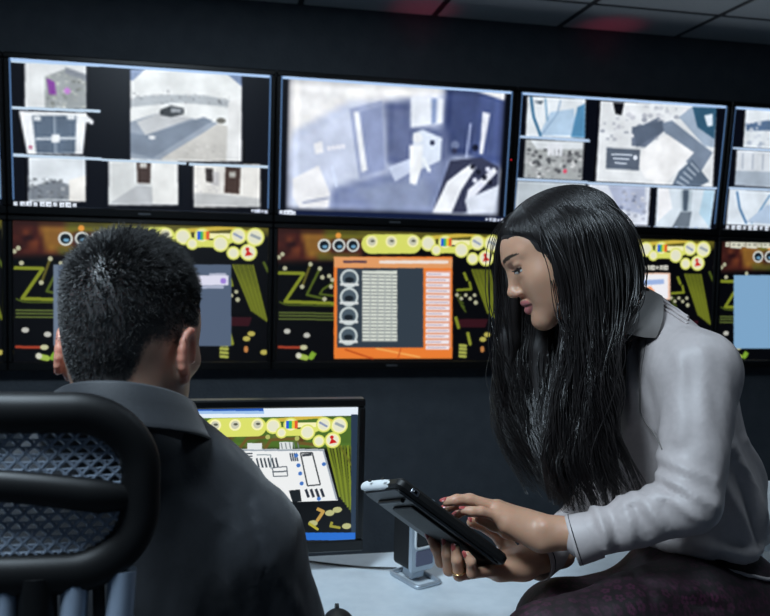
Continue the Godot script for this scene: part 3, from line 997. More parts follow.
# bubbles of the tool bar that all lower screens show; f maps a point of the common layout
func toolbar(im: Image, f: Callable, s: float) -> void:
	var lime := Color(0.86, 0.88, 0.42)
	var cream := Color(0.97, 0.95, 0.72)
	var disc := Color(0.90, 0.90, 0.80)
	for x in [168, 214, 258]:
		dot(im, f.call(Vector2(x, 82)), 21 * s, Color(0.85, 0.86, 0.84))
		dot(im, f.call(Vector2(x, 82)), 15 * s, Color(0.06, 0.10, 0.13))
		dot(im, f.call(Vector2(x + 2, 86)), 8 * s, Color(0.45, 0.65, 0.78), 5 * s)
	dot(im, f.call(Vector2(212, 50)), 9 * s, Color(0.9, 0.6, 0.25))
	trace(im, [f.call(Vector2(315, 78)), f.call(Vector2(448, 78))], 62 * s, lime)
	dot(im, f.call(Vector2(315, 78)), 31 * s, lime)
	for x in [318, 380, 450]:
		dot(im, f.call(Vector2(x, 70)), 19 * s, cream)
		dot(im, f.call(Vector2(x, 70)), 13 * s, disc.darkened(0.12))
		dot(im, f.call(Vector2(x + 2, 68)), 7 * s, Color(0.35, 0.36, 0.3), 4 * s)
	trace(im, [f.call(Vector2(500, 58)), f.call(Vector2(640, 48)), f.call(Vector2(725, 75))], 12 * s, Color(0.82, 0.72, 0.28))
	trace(im, [f.call(Vector2(500, 78)), f.call(Vector2(530, 98)), f.call(Vector2(610, 98)), f.call(Vector2(665, 75)), f.call(Vector2(715, 80))], 22 * s, lime)
	trace(im, [f.call(Vector2(555, 74)), f.call(Vector2(650, 74))], 16 * s, cream)
	for q in [[500, 76, 26], [527, 98, 19], [556, 73, 24], [610, 98, 26], [663, 74, 26], [713, 78, 29], [648, 128, 21], [693, 126, 27]]:
		dot(im, f.call(Vector2(q[0], q[1])), q[2] * s, lime)
		dot(im, f.call(Vector2(q[0], q[1])), (q[2] - 5) * s, cream)
		dot(im, f.call(Vector2(q[0], q[1])), (q[2] - 9) * s, disc)
	var k := 0
	for c in [Color(0.15, 0.35, 0.85), Color(0.2, 0.7, 0.4), Color(0.92, 0.8, 0.2), Color(0.88, 0.35, 0.2)]:
		var p: Vector2 = f.call(Vector2(542 + k * 9, 60))
		im.fill_rect(Rect2i(int(p.x), int(p.y), int(9 * s) + 1, int(26 * s)), c)
		k += 1
	trace(im, [f.call(Vector2(648, 66)), f.call(Vector2(672, 80))], 7 * s, Color(0.55, 0.6, 0.72))
	trace(im, [f.call(Vector2(700, 70)), f.call(Vector2(726, 82))], 9 * s, Color(0.6, 0.64, 0.66))
	dot(im, f.call(Vector2(690, 116)), 6 * s, Color(0.8, 0.12, 0.1))
	poly(im, [f.call(Vector2(690, 118)), f.call(Vector2(707, 134)), f.call(Vector2(682, 138))], Color(0.8, 0.12, 0.1))


func picture_circuit() -> Image:
	var im := canvas(640, 360, Color(0.018, 0.018, 0.028))
	var rng := RandomNumberGenerator.new()
	rng.seed = 15
	poly(im, [Vector2(-0.2, 4.0), Vector2(233.2, 4.0), Vector2(234.6, 72.3), Vector2(148.3, 84.5), Vector2(1.1, 90.3)], Color(0.26, 0.12, 0.10))
	speckle(im, bounds([Vector2(1.5, 7.3), Vector2(152.6, 82.7)]), rng, 45, Color(0.40, 0.20, 0.13), Color(0.12, 0.05, 0.07), 22)
	poly(im, [Vector2(62.0, 8.9), Vector2(146.9, 8.2), Vector2(139.4, 66.0), Vector2(80.0, 80.1)], Color(0.52, 0.36, 0.16))
	poly(im, [Vector2(125.5, 3.7), Vector2(648.2, 2.6), Vector2(648.7, 18.5), Vector2(125.9, 25.7)], Color(0.42, 0.40, 0.14))
	poly(im, [Vector2(105.3, 65.1), Vector2(225.7, 65.7), Vector2(221.7, 79.5), Vector2(105.6, 82.1)], Color(0.35, 0.34, 0.14))
	soften(im, 12)
	var g := Color(0.50, 0.54, 0.16)
	var g2 := Color(0.30, 0.36, 0.12)
	var pale := Color(0.72, 0.72, 0.60)
	trace(im, [Vector2(1.5, 119.7), Vector2(70.5, 120.0), Vector2(21.1, 196.9), Vector2(163.4, 200.4)], 9, g)
	trace(im, [Vector2(88.8, 94.3), Vector2(66.9, 155.7)], 7, Color(0.36, 0.34, 0.14))
	trace(im, [Vector2(114.5, 105.6), Vector2(80.0, 177.5), Vector2(124.5, 187.2)], 7, g2)
	trace(im, [Vector2(153.7, 142.3), Vector2(124.0, 161.6), Vector2(115.7, 175.3), Vector2(158.7, 179.9)], 6, g2)
	trace(im, [Vector2(6.0, 197.1), Vector2(22.9, 205.4), Vector2(154.9, 207.3)], 4, g2)
	for y in [297, 305, 314]:
		trace(im, [Vector2(4.7, 226.7) + Vector2(0, y - 297), Vector2(156.2, 227.9) + Vector2(0, y - 297)], 4, g2.lightened(0.1), false)
	for q in [Vector2(88.8, 94.3), Vector2(114.5, 105.6), Vector2(66.9, 155.7), Vector2(140.5, 125.5), Vector2(149.3, 135.6), Vector2(121.7, 129.3), Vector2(19.7, 106.7), Vector2(146.2, 154.4), Vector2(2.6, 77.6), Vector2(12.5, 69.0), Vector2(128.8, 188.8)]:
		dot(im, q, 6, pale)
	for q in [Vector2(28.2, 277.4), Vector2(81.8, 288.3)]:
		dot(im, q, 9, Color(0.75, 0.75, 0.72), 7)
	trace(im, [Vector2(4.4, 320.8), Vector2(67.0, 321.6)], 7, Color(0.62, 0.24, 0.16))
	dot(im, Vector2(73.8, 321.6), 10, Color(0.78, 0.78, 0.62), 7)
	trace(im, [Vector2(60.6, 344.7), Vector2(80.3, 349.9)], 15, Color(0.62, 0.72, 0.3))
	trace(im, [Vector2(103.1, 335.3), Vector2(94.8, 348.2)], 15, Color(0.5, 0.66, 0.2))
	dot(im, Vector2(60.6, 343.9), 8, Color(0.82, 0.82, 0.75))
	# right-hand ribbon of traces
	for k in 9:
		trace(im, [Vector2(547.1, 98.7) + Vector2(k * 6.5, 0), Vector2(599.2, 223.9) + Vector2(k * 5.0, k * 3.5)], 5, g.darkened(0.12 + 0.1 * (k % 2)), false)
	trace(im, [Vector2(627.6, 90.0), Vector2(662.7, 160.6)], 7, g2)
	trace(im, [Vector2(523.5, 108.0), Vector2(533.3, 128.9)], 8, g)
	trace(im, [Vector2(502.9, 158.5), Vector2(546.1, 155.2), Vector2(540.9, 135.9)], 7, g)
	for k in 5:
		trace(im, [Vector2(500.6, 171.8) + Vector2(k * 4, k * 7), Vector2(516.2, 171.6) + Vector2(k * 4, k * 12)], 4, g2)
		dot(im, Vector2(505.1, 168.2) + Vector2(k * 13, 4 + (k % 2) * 10), 5, pale)
	dot(im, Vector2(561.0, 193.1), 6, pale)
	poly(im, [Vector2(502.5, 240.7), Vector2(599.7, 239.9), Vector2(591.1, 264.1), Vector2(507.8, 264.5)], Color(0.20, 0.07, 0.10))
	trace(im, [Vector2(502.3, 233.6), Vector2(512.4, 264.5)], 9, g)
	for q in [Vector2(598.2, 284.6), Vector2(585.6, 298.0), Vector2(632.6, 334.8)]:
		dot(im, q, 10, Color(0.72, 0.68, 0.34), 7)
	dot(im, Vector2(584.6, 326.7), 6, Color(0.75, 0.5, 0.28), 9)
	trace(im, [Vector2(539.5, 277.7), Vector2(547.9, 311.5)], 9, Color(0.55, 0.58, 0.2))
	for y in [402, 413, 425, 437]:
		trace(im, [Vector2(514.8, 315.1) + Vector2(0, (y - 402) * 0.86), Vector2(535.1, 316.9) + Vector2(0, (y - 402) * 0.86)], 8, Color(0.66, 0.68, 0.32))
	return im


func lay(p: Vector2) -> Vector2:
	# the common layout of the lower screens to image points
	var a := Vector2(-0.1, 6.5)
	var b := Vector2(610.4, -11.4)
	var e := Vector2(4.9, 352.3)
	return a + (b - a) * (p.x - 26.0) / 694.0 + (e - a) * (p.y - 35.0) / 410.0


func picture_panel() -> Image:
	var im := picture_circuit()
	toolbar(im, lay, 0.86)
	poly(im, [Vector2(96.3, 108.9), Vector2(543.0, 99.5), Vector2(545.4, 317.7), Vector2(96.0, 318.2)], Color(0.33, 0.39, 0.48))
	poly(im, [Vector2(96.3, 108.9), Vector2(107.7, 108.7), Vector2(107.4, 318.1), Vector2(96.0, 318.2)], Color(0.42, 0.48, 0.56))
	poly(im, [Vector2(433.9, 130.6), Vector2(535.7, 128.7), Vector2(536.0, 154.9), Vector2(434.1, 156.5)], Color(0.88, 0.88, 0.95))
	poly(im, [Vector2(486.4, 123.8), Vector2(530.0, 123.0), Vector2(530.0, 128.8), Vector2(486.4, 129.6)], Color(0.7, 0.72, 0.8))
	poly(im, [Vector2(466.9, 157.0), Vector2(523.7, 156.1), Vector2(523.7, 163.8), Vector2(467.0, 164.7)], Color(0.68, 0.71, 0.8))
	dot(im, Vector2(522.6, 143.5), 8, Color(0.62, 0.5, 0.85))
	poly(im, [Vector2(416.1, 246.3), Vector2(461.1, 246.0), Vector2(461.4, 277.0), Vector2(416.3, 277.2)], Color(0.85, 0.85, 0.98))
	soften(im, 2)
	return im


func picture_table() -> Image:
	var im := picture_circuit()
	toolbar(im, lay, 0.86)
	var orange := Color(0.93, 0.50, 0.20)
	poly(im, [Vector2(152.4, 72.5), Vector2(488.4, 64.8), Vector2(496.5, 353.4), Vector2(157.7, 352.6)], orange)
	poly(im, [Vector2(152.4, 72.5), Vector2(488.6, 70.0), Vector2(489.3, 97.2), Vector2(153.0, 101.4)], Color(0.90, 0.62, 0.40))
	poly(im, [Vector2(178.4, 82.1), Vector2(243.5, 80.7), Vector2(243.6, 87.6), Vector2(178.6, 89.0)], Color(0.35, 0.25, 0.3))
	poly(im, [Vector2(278.5, 79.9), Vector2(476.9, 75.6), Vector2(477.1, 84.3), Vector2(278.7, 88.5)], Color(0.95, 0.90, 0.86))
	trace(im, [Vector2(187.5, 326.7), Vector2(266.9, 352.9)], 5, Color(0.75, 0.32, 0.12))
	trace(im, [Vector2(275.1, 324.1), Vector2(400.7, 348.7)], 5, Color(0.98, 0.68, 0.36))
	trace(im, [Vector2(346.2, 324.1), Vector2(337.9, 353.0)], 4, Color(0.80, 0.36, 0.14))
	poly(im, [Vector2(161.6, 103.0), Vector2(405.1, 98.0), Vector2(410.9, 322.3), Vector2(165.7, 322.4)], Color(0.20, 0.245, 0.29))
	for y in [188, 247, 308, 372]:
		var p: Vector2 = Vector2(196.7, 131.3) + Vector2(0, (y - 188) * 0.86)
		dot(im, p, 26, Color(0.80, 0.84, 0.84))
		dot(im, p, 20, Color(0.30, 0.36, 0.40))
		dot(im, p + Vector2(0, 4), 13, Color(0.10, 0.13, 0.16), 8)
		im.fill_rect(Rect2i(int(p.x) - 25, int(p.y) + 13, 52, 7), Color(0.86, 0.88, 0.88))
	poly(im, [Vector2(231.9, 109.3), Vector2(330.3, 107.3), Vector2(335.0, 304.8), Vector2(236.0, 305.0)], Color(0.86, 0.88, 0.84))
	for k in 20:
		var p: Vector2 = Vector2(232.0, 117.0).lerp(Vector2(235.9, 303.3), k / 19.0)
		im.fill_rect(Rect2i(int(p.x), int(p.y), 99, 3), Color(0.42, 0.45, 0.46))
	for x in [318, 342, 366, 388]:
		poly(im, [Vector2(-20.2, 118.4) + Vector2((x - 0) * 0.86, 0), Vector2(-20.2, 118.4) + Vector2((x + 4) * 0.86, 0), Vector2(-17.6, 303.9) + Vector2((x + 4) * 0.86, 0), Vector2(-17.6, 303.9) + Vector2(x * 0.86, 0)], Color(0.66, 0.69, 0.68))
	poly(im, [Vector2(412.5, 105.7), Vector2(485.0, 104.3), Vector2(491.1, 324.0), Vector2(418.2, 324.1)], Color(0.90, 0.62, 0.50))
	for k in 14:
		var p: Vector2 = Vector2(414.4, 110.1).lerp(Vector2(418.0, 317.0), k / 13.0)
		im.fill_rect(Rect2i(int(p.x), int(p.y), 68, 10), Color(0.96, 0.93, 0.95))
		im.fill_rect(Rect2i(int(p.x) + 4, int(p.y) + 4, 40 + (k * 13) % 22, 2), Color(0.6, 0.5, 0.62))
	soften(im, 2)
	return im


func picture_card() -> Image:
	var im := picture_circuit()
	toolbar(im, lay, 0.86)
	poly(im, [Vector2(314.7, 101.0), Vector2(498.7, 97.5), Vector2(502.5, 177.9), Vector2(318.0, 180.2)], Color(0.95, 0.78, 0.68))
	poly(im, [Vector2(314.8, 104.9), Vector2(491.6, 101.6), Vector2(495.0, 174.1), Vector2(317.8, 176.3)], Color(0.95, 0.95, 0.97))
	poly(im, [Vector2(379.2, 122.6), Vector2(479.3, 116.3), Vector2(480.0, 130.8), Vector2(387.0, 137.5)], Color(0.62, 0.72, 0.90))
	poly(im, [Vector2(345.3, 159.0), Vector2(437.1, 138.0), Vector2(452.2, 154.2), Vector2(367.5, 179.6)], Color(0.96, 0.62, 0.42))
	icons(im, Vector2(413.1, 84.1), Vector2(485.0, 82.6), 6, 6, Color(0.85, 0.85, 0.8))
	soften(im, 2)
	return im


func picture_blue_panel() -> Image:
	var im := picture_circuit()
	toolbar(im, lay, 0.86)
	icons(im, Vector2(21.0, 9.2), Vector2(164.3, 5.5), 9, 9, Color(0.85, 0.85, 0.78))
	poly(im, [Vector2(45.3, 100.2), Vector2(507.4, 91.6), Vector2(522.6, 323.7), Vector2(57.1, 323.8)], Color(0.50, 0.66, 0.80))
	soften(im, 2)
	return im


func picture_monitor() -> Image:
	var im := canvas(640, 400, Color(0.02, 0.02, 0.03))
	var rng := RandomNumberGenerator.new()
	rng.seed = 16
	poly(im, [Vector2(-32.3, 13.3), Vector2(643.4, 24.3), Vector2(645.4, 125.6), Vector2(-32.0, 108.9)], Color(0.30, 0.42, 0.16))
	speckle(im, bounds([Vector2(7.3, 63.9), Vector2(563.7, 75.4), Vector2(564.6, 123.6), Vector2(7.5, 109.8)]), rng, 40, Color(0.35, 0.24, 0.12), Color(0.4, 0.5, 0.25), 20)
	soften(im, 10)
	for k in 10:
		trace(im, [Vector2(551.4, 114.5) + Vector2(k * 10, 0), Vector2(591.9, 269.7) + Vector2(k * 6, k * 8)], 7, Color(0.48, 0.54, 0.16).darkened(0.2 * (k % 2)), false)
	trace(im, [Vector2(581.8, 106.5), Vector2(645.4, 209.6)], 6, Color(0.4, 0.42, 0.14))
	for q in [[Vector2(291.9, 119.4), Vector2(316.5, 87.4), Vector2(375.3, 84.4)], [Vector2(367.3, 119.6), Vector2(383.8, 93.2), Vector2(460.4, 90.6)], [Vector2(460.6, 103.7), Vector2(521.0, 111.2)]]:
		trace(im, q, 9, Color(0.42, 0.34, 0.16))
		dot(im, q[-1], 7, Color(0.7, 0.72, 0.4))
	for q in [Vector2(561.2, 317.2), Vector2(583.9, 308.4), Vector2(613.0, 359.3), Vector2(512.0, 346.0)]:
		dot(im, q, 14, Color(0.72, 0.72, 0.5), 9)
	trace(im, [Vector2(522.6, 302.4), Vector2(541.9, 312.0), Vector2(524.9, 337.8)], 10, Color(0.75, 0.6, 0.3))
	trace(im, [Vector2(499.0, 345.5), Vector2(525.4, 364.3)], 8, Color(0.7, 0.66, 0.2))
	trace(im, [Vector2(568.7, 344.1), Vector2(564.6, 357.2), Vector2(591.1, 362.8)], 8, Color(0.6, 0.58, 0.2))
	# the drawing sheet
	poly(im, [Vector2(246.2, 116.6), Vector2(540.3, 123.9), Vector2(585.1, 280.1), Vector2(489.3, 280.0), Vector2(285.3, 275.7)], Color(0.93, 0.94, 0.94))
	trace(im, [Vector2(250.4, 120.1), Vector2(538.6, 127.3), Vector2(581.5, 278.2)], 5, Color(0.6, 0.64, 0.68), false)
	poly(im, [Vector2(316.7, 101.2), Vector2(358.7, 102.1), Vector2(358.9, 121.1), Vector2(316.9, 120.0)], Color(0.88, 0.90, 0.90))
	poly(im, [Vector2(409.4, 99.9), Vector2(447.7, 100.8), Vector2(448.0, 121.6), Vector2(409.7, 120.6)], Color(0.86, 0.88, 0.88))
	for k in 5:
		trace(im, [Vector2(414.5, 102.6) + Vector2(k * 12, 0), Vector2(418.2, 120.8) + Vector2(k * 12, 0)], 3, Color(0.45, 0.48, 0.5), false)
	for k in 6:
		trace(im, [Vector2(344.1, 146.6) + Vector2(k * 11, 0), Vector2(351.2, 174.3) + Vector2(k * 11, 0)], 5, Color(0.2, 0.24, 0.28), false)
	for k in 4:
		trace(im, [Vector2(312.9, 132.0) + Vector2(0, k * 8), Vector2(329.6, 132.4) + Vector2(2, k * 8)], 4, Color(0.25, 0.28, 0.32), false)
		trace(im, [Vector2(440.5, 133.5) + Vector2(k * 6, 0), Vector2(446.0, 158.0) + Vector2(k * 6, 0)], 4, Color(0.2, 0.25, 0.32), false)
		trace(im, [Vector2(488.6, 243.1) + Vector2(k * 15, 0), Vector2(497.7, 268.0) + Vector2(k * 15, 0)], 8, Color(0.16, 0.18, 0.22), false)
	trace(im, [Vector2(344.0, 136.2), Vector2(384.5, 137.3), Vector2(386.7, 178.9)], 3, Color(0.55, 0.6, 0.63), false)
	trace(im, [Vector2(390.1, 175.5), Vector2(431.7, 173.2), Vector2(434.7, 201.2), Vector2(393.8, 201.6), Vector2(390.1, 175.5)], 3, Color(0.3, 0.34, 0.38), false)
	trace(im, [Vector2(390.3, 188.5), Vector2(432.8, 187.2)], 4, Color(0.3, 0.34, 0.38), false)
	trace(im, [Vector2(471.4, 134.3), Vector2(505.8, 133.5), Vector2(531.7, 230.6), Vector2(493.7, 232.8), Vector2(471.4, 134.3)], 4, Color(0.16, 0.18, 0.2), false)
	trace(im, [Vector2(476.6, 141.4), Vector2(504.2, 139.5)], 7, Color(0.2, 0.22, 0.25), false)
	for q in [Vector2(458.6, 141.0), Vector2(465.9, 170.8), Vector2(471.5, 195.3), Vector2(476.3, 225.2), Vector2(541.1, 169.4), Vector2(528.1, 272.7)]:
		dot(im, q, 6, Color(0.25, 0.45, 0.75))
	poly(im, [Vector2(438.8, 244.9), Vector2(471.4, 242.5), Vector2(477.2, 279.5), Vector2(449.6, 278.5)], Color(0.1, 0.12, 0.14))
	# tool bar, title bar and task bar
	var f := func(p: Vector2) -> Vector2:
		return Vector2(224.9, 47.2) + (p - Vector2(318, 70)) * 0.91
	toolbar(im, f, 0.9)
	im.fill_rect(Rect2i(0, 0, 640, 26), Color(0.90, 0.94, 0.98))
	poly(im, [Vector2(-32.4, -9.8), Vector2(361.4, -4.3), Vector2(361.6, 7.7), Vector2(-32.3, 1.7)], Color(0.16, 0.36, 0.72))
	poly(im, [Vector2(-32.3, 1.7), Vector2(364.1, 7.8), Vector2(364.2, 16.4), Vector2(-32.3, 10.0)], Color(0.62, 0.76, 0.92))
	poly(im, [Vector2(619.6, 22.2), Vector2(643.3, 22.6), Vector2(650.7, 380.6), Vector2(626.7, 379.5)], Color(0.16, 0.22, 0.30))
	poly(im, [Vector2(-31.2, 349.3), Vector2(650.7, 380.6), Vector2(651.2, 403.9), Vector2(-31.1, 371.2)], Color(0.14, 0.42, 0.80))
	return im


# ---------------------------------------------------------------- screens on the wall
func screen_material(im: Image, energy: float) -> StandardMaterial3D:
	var m := std("screen_picture", Color(0.02, 0.02, 0.025), 0.3)
	m.emission_enabled = true
	m.emission = Color.BLACK
	m.emission_texture = ImageTexture.create_from_image(im)
	m.emission_energy_multiplier = energy
	return m


func rect_face(w: float, hgt: float) -> ArrayMesh:
	var a := Acc.new()
	var x := w * 0.5
	var y := hgt * 0.5
	var nn := Vector3(0, 0, 1)
	a.vert(Vector3(-x, -y, 0), nn, Color.WHITE, Vector2(0, 1))
	a.vert(Vector3(x, -y, 0), nn, Color.WHITE, Vector2(1, 1))
	a.vert(Vector3(x, y, 0), nn, Color.WHITE, Vector2(1, 0))
	a.vert(Vector3(-x, y, 0), nn, Color.WHITE, Vector2(0, 0))
	a.quad(0, 1, 2, 3)
	return a.mesh()


const SCREEN_W := 1.018
const SCREEN_H := 0.573


func build_wall_screens() -> void:
	var frame := Acc.new()
	var bl := 0.0195
	var bt := 0.022
	var bb := 0.035
	frame.box(Vector3(SCREEN_W + 2 * bl, bt, 0.045), at(0, SCREEN_H * 0.5 + bt * 0.5, -0.014), 0.004)
	frame.box(Vector3(SCREEN_W + 2 * bl, bb, 0.045), at(0, -SCREEN_H * 0.5 - bb * 0.5, -0.014), 0.004)
	for s in [-1, 1]:
		frame.box(Vector3(bl, SCREEN_H, 0.045), at(s * (SCREEN_W * 0.5 + bl * 0.5), 0, -0.014), 0.004)
	var fm := frame.mesh()
	var back := box_mesh(Vector3(SCREEN_W, SCREEN_H + 0.02, 0.035), 0.006)
	var face := rect_face(SCREEN_W, SCREEN_H)
	var mount := box_mesh(Vector3(0.40, 0.30, 0.05), 0.004)
	var badge := box_mesh(Vector3(0.05, 0.007, 0.002), 0.0008)
	var lamp := box_mesh(Vector3(0.006, 0.006, 0.002), 0.001)
	var upper := [picture_passages(), picture_yard(), picture_lab(), picture_halls(), picture_passages()]
	var lower := [picture_blue_panel(), picture_panel(), picture_table(), picture_card(), picture_blue_panel()]
	var upper_labels := [
		"upper wall screen cut off by the left edge of the picture",
		"upper wall screen showing six camera views with a yard and parked car",
		"upper wall screen filled by one pale blue view of a room",
		"upper wall screen above the woman showing a staircase from above",
		"upper wall screen cut off by the right edge of the picture",
	]
	var lower_labels := [
		"lower wall screen cut off by the left edge of the picture",
		"lower wall screen with a grey panel behind the man's head",
		"lower wall screen with an orange window, gauges and a white table",
		"lower wall screen with small white window, behind the woman's hair",
		"lower wall screen with a pale blue panel beside the woman's shoulder",
	]
	for row in 2:
		for k in 5:
			var cx: float = -0.8275 + (k - 1) * 1.0593 + SCREEN_W * 0.5
			var t := thing("wall_screen", lower_labels[k] if row == 0 else upper_labels[k], "screen", Vector3.ZERO, "screens of the video wall")
			if row == 0:
				t.position = Vector3(cx, 1.4919 - SCREEN_H * 0.5, 0)
			else:
				t.position = Vector3(cx, 1.4919 + 0.0611 + SCREEN_H * 0.5 * cos(0.0943), SCREEN_H * 0.5 * sin(0.0943))
				t.rotation.x = 0.0943
			part("bezel", fm, M.bezel, t)
			part("housing", back, M.housing, t, at(0, 0, -0.0275))
			part("display", face, screen_material(upper[k] if row else lower[k], 1.1 if row else 0.95), t)
			part("badge", badge, M.logo, t, at(0, -SCREEN_H * 0.5 - 0.018, 0.009))
			part("standby_light", lamp, M.led if row == 1 and k == 2 else M.logo_dark, t, at(SCREEN_W * 0.5 + 0.009, -0.01, 0.009))
			if row == 1 and k in [2, 3]:
				# red status lamp on the upper rear edge; its glow shows on the ceiling tiles
				var rx := 0.11 if k == 2 else -0.06
				part("status_lamp", box_mesh(Vector3(0.03, 0.006, 0.006), 0.001), M.led, t, at(rx, SCREEN_H * 0.5 + 0.016, -0.046))
				var sp := SpotLight3D.new()
				sp.name = "status_light"
				sp.light_color = Color(1.0, 0.25, 0.42)
				sp.light_energy = 0.008
				sp.light_size = 0.02
				sp.spot_angle = 34.0
				sp.spot_angle_attenuation = 1.0
				sp.spot_range = 6.0
				sp.spot_attenuation = 2.0
				sp.shadow_enabled = true
				t.add_child(sp)
				sp.position = Vector3(rx, SCREEN_H * 0.5 + 0.026, -0.046)
				sp.rotation_degrees = Vector3(82, 0, 0)
			part("wall_bracket", mount, M.housing, t, at(0, -0.05 if row else 0.0, -0.07 if row == 0 else -0.075))


# ---------------------------------------------------------------- desk and what stands on it
func build_desk() -> void:
	var t := thing("white_desk", "long white desk in front of the wall of screens", "desk", Vector3(0.35, 0, 2.085))
	part("desk_top", box_mesh(Vector3(3.2, 0.03, 0.57), 0.003), M.desk, t, at(0, DESK_Y - 0.015, 0))
	for x in [-1.55, 0.62, 1.55]:
		part("side_panel", box_mesh(Vector3(0.03, DESK_Y - 0.03, 0.5), 0.002), M.desk_leg, t, at(x, (DESK_Y - 0.03) * 0.5, 0))
	part("modesty_panel", box_mesh(Vector3(3.0, 0.4, 0.018), 0.002), M.desk_leg, t, at(0, 0.5, -0.24))


func build_monitor() -> void:
	var w := 0.4321
	var hgt := 0.2701
	var mid := Vector3(-0.1628 + w * 0.5, 1.0679 - hgt * 0.5, 1.9010)
	var t := thing("desk_monitor", "flat desk monitor with a floor plan window, beside the man's shoulder", "monitor", Vector3(mid.x, DESK_Y, mid.z))
	var up := at(0, mid.y - DESK_Y, 0)
	var fr := Acc.new()
	fr.box(Vector3(w + 0.030, 0.017, 0.03), at(0, hgt * 0.5 + 0.0085, -0.010), 0.003)
	fr.box(Vector3(w + 0.030, 0.024, 0.03), at(0, -hgt * 0.5 - 0.012, -0.010), 0.003)
	for s in [-1, 1]:
		fr.box(Vector3(0.015, hgt, 0.03), at(s * (w * 0.5 + 0.0075), 0, -0.010), 0.003)
	part("bezel", fr.mesh(), M.bezel, t, up)
	part("display", rect_face(w, hgt), screen_material(picture_monitor(), 1.0), t, up)
	part("housing", box_mesh(Vector3(w, hgt, 0.03), 0.008), M.housing, t, up * at(0, 0, -0.024))
	var neck := Acc.new()
	neck.box(Vector3(0.07, 0.22, 0.02), at(0, 0.12, -0.05), 0.004)
	part("stand_neck", neck.mesh(), M.housing, t)
	part("stand_foot", box_mesh(Vector3(0.2, 0.012, 0.13), 0.004), M.housing, t, at(0, 0.006, -0.045))


func rounded_rect(w: float, hgt: float, r: float, steps := 6) -> PackedVector3Array:
	var out := PackedVector3Array()
	for q in 4:
		var c := Vector3((w * 0.5 - r) * (1 if q in [0, 3] else -1), (hgt * 0.5 - r) * (1 if q < 2 else -1), 0)
		for k in steps + 1:
			var a := PI * 0.5 * (q + float(k) / steps)
			out.append(c + Vector3(cos(a), sin(a), 0) * r)
	return out


# a slab with a rounded outline, its front at z = depth
func slab(w: float, hgt: float, depth: float, r: float, bev := 0.002) -> ArrayMesh:
	var a := Acc.new()
	var outer := rounded_rect(w, hgt, r)
	var inner := rounded_rect(w - 2 * bev, hgt - 2 * bev, maxf(r - bev, 0.001))
	var rows := []
	for q in [[inner, 0.0], [outer, bev], [outer, depth - bev], [inner, depth]]:
		var row := []
		for p in q[0]:
			row.append(p + Vector3(0, 0, q[1]))
		rows.append(row)
	for k in 3:
		a.sheet([rows[k], rows[k + 1]], true)
	a.smooth()
	var pts: Array = rows[3]
	a.face(pts)
	var low: Array = rows[0].duplicate()
	low.reverse()
	a.face(low)
	return a.mesh()


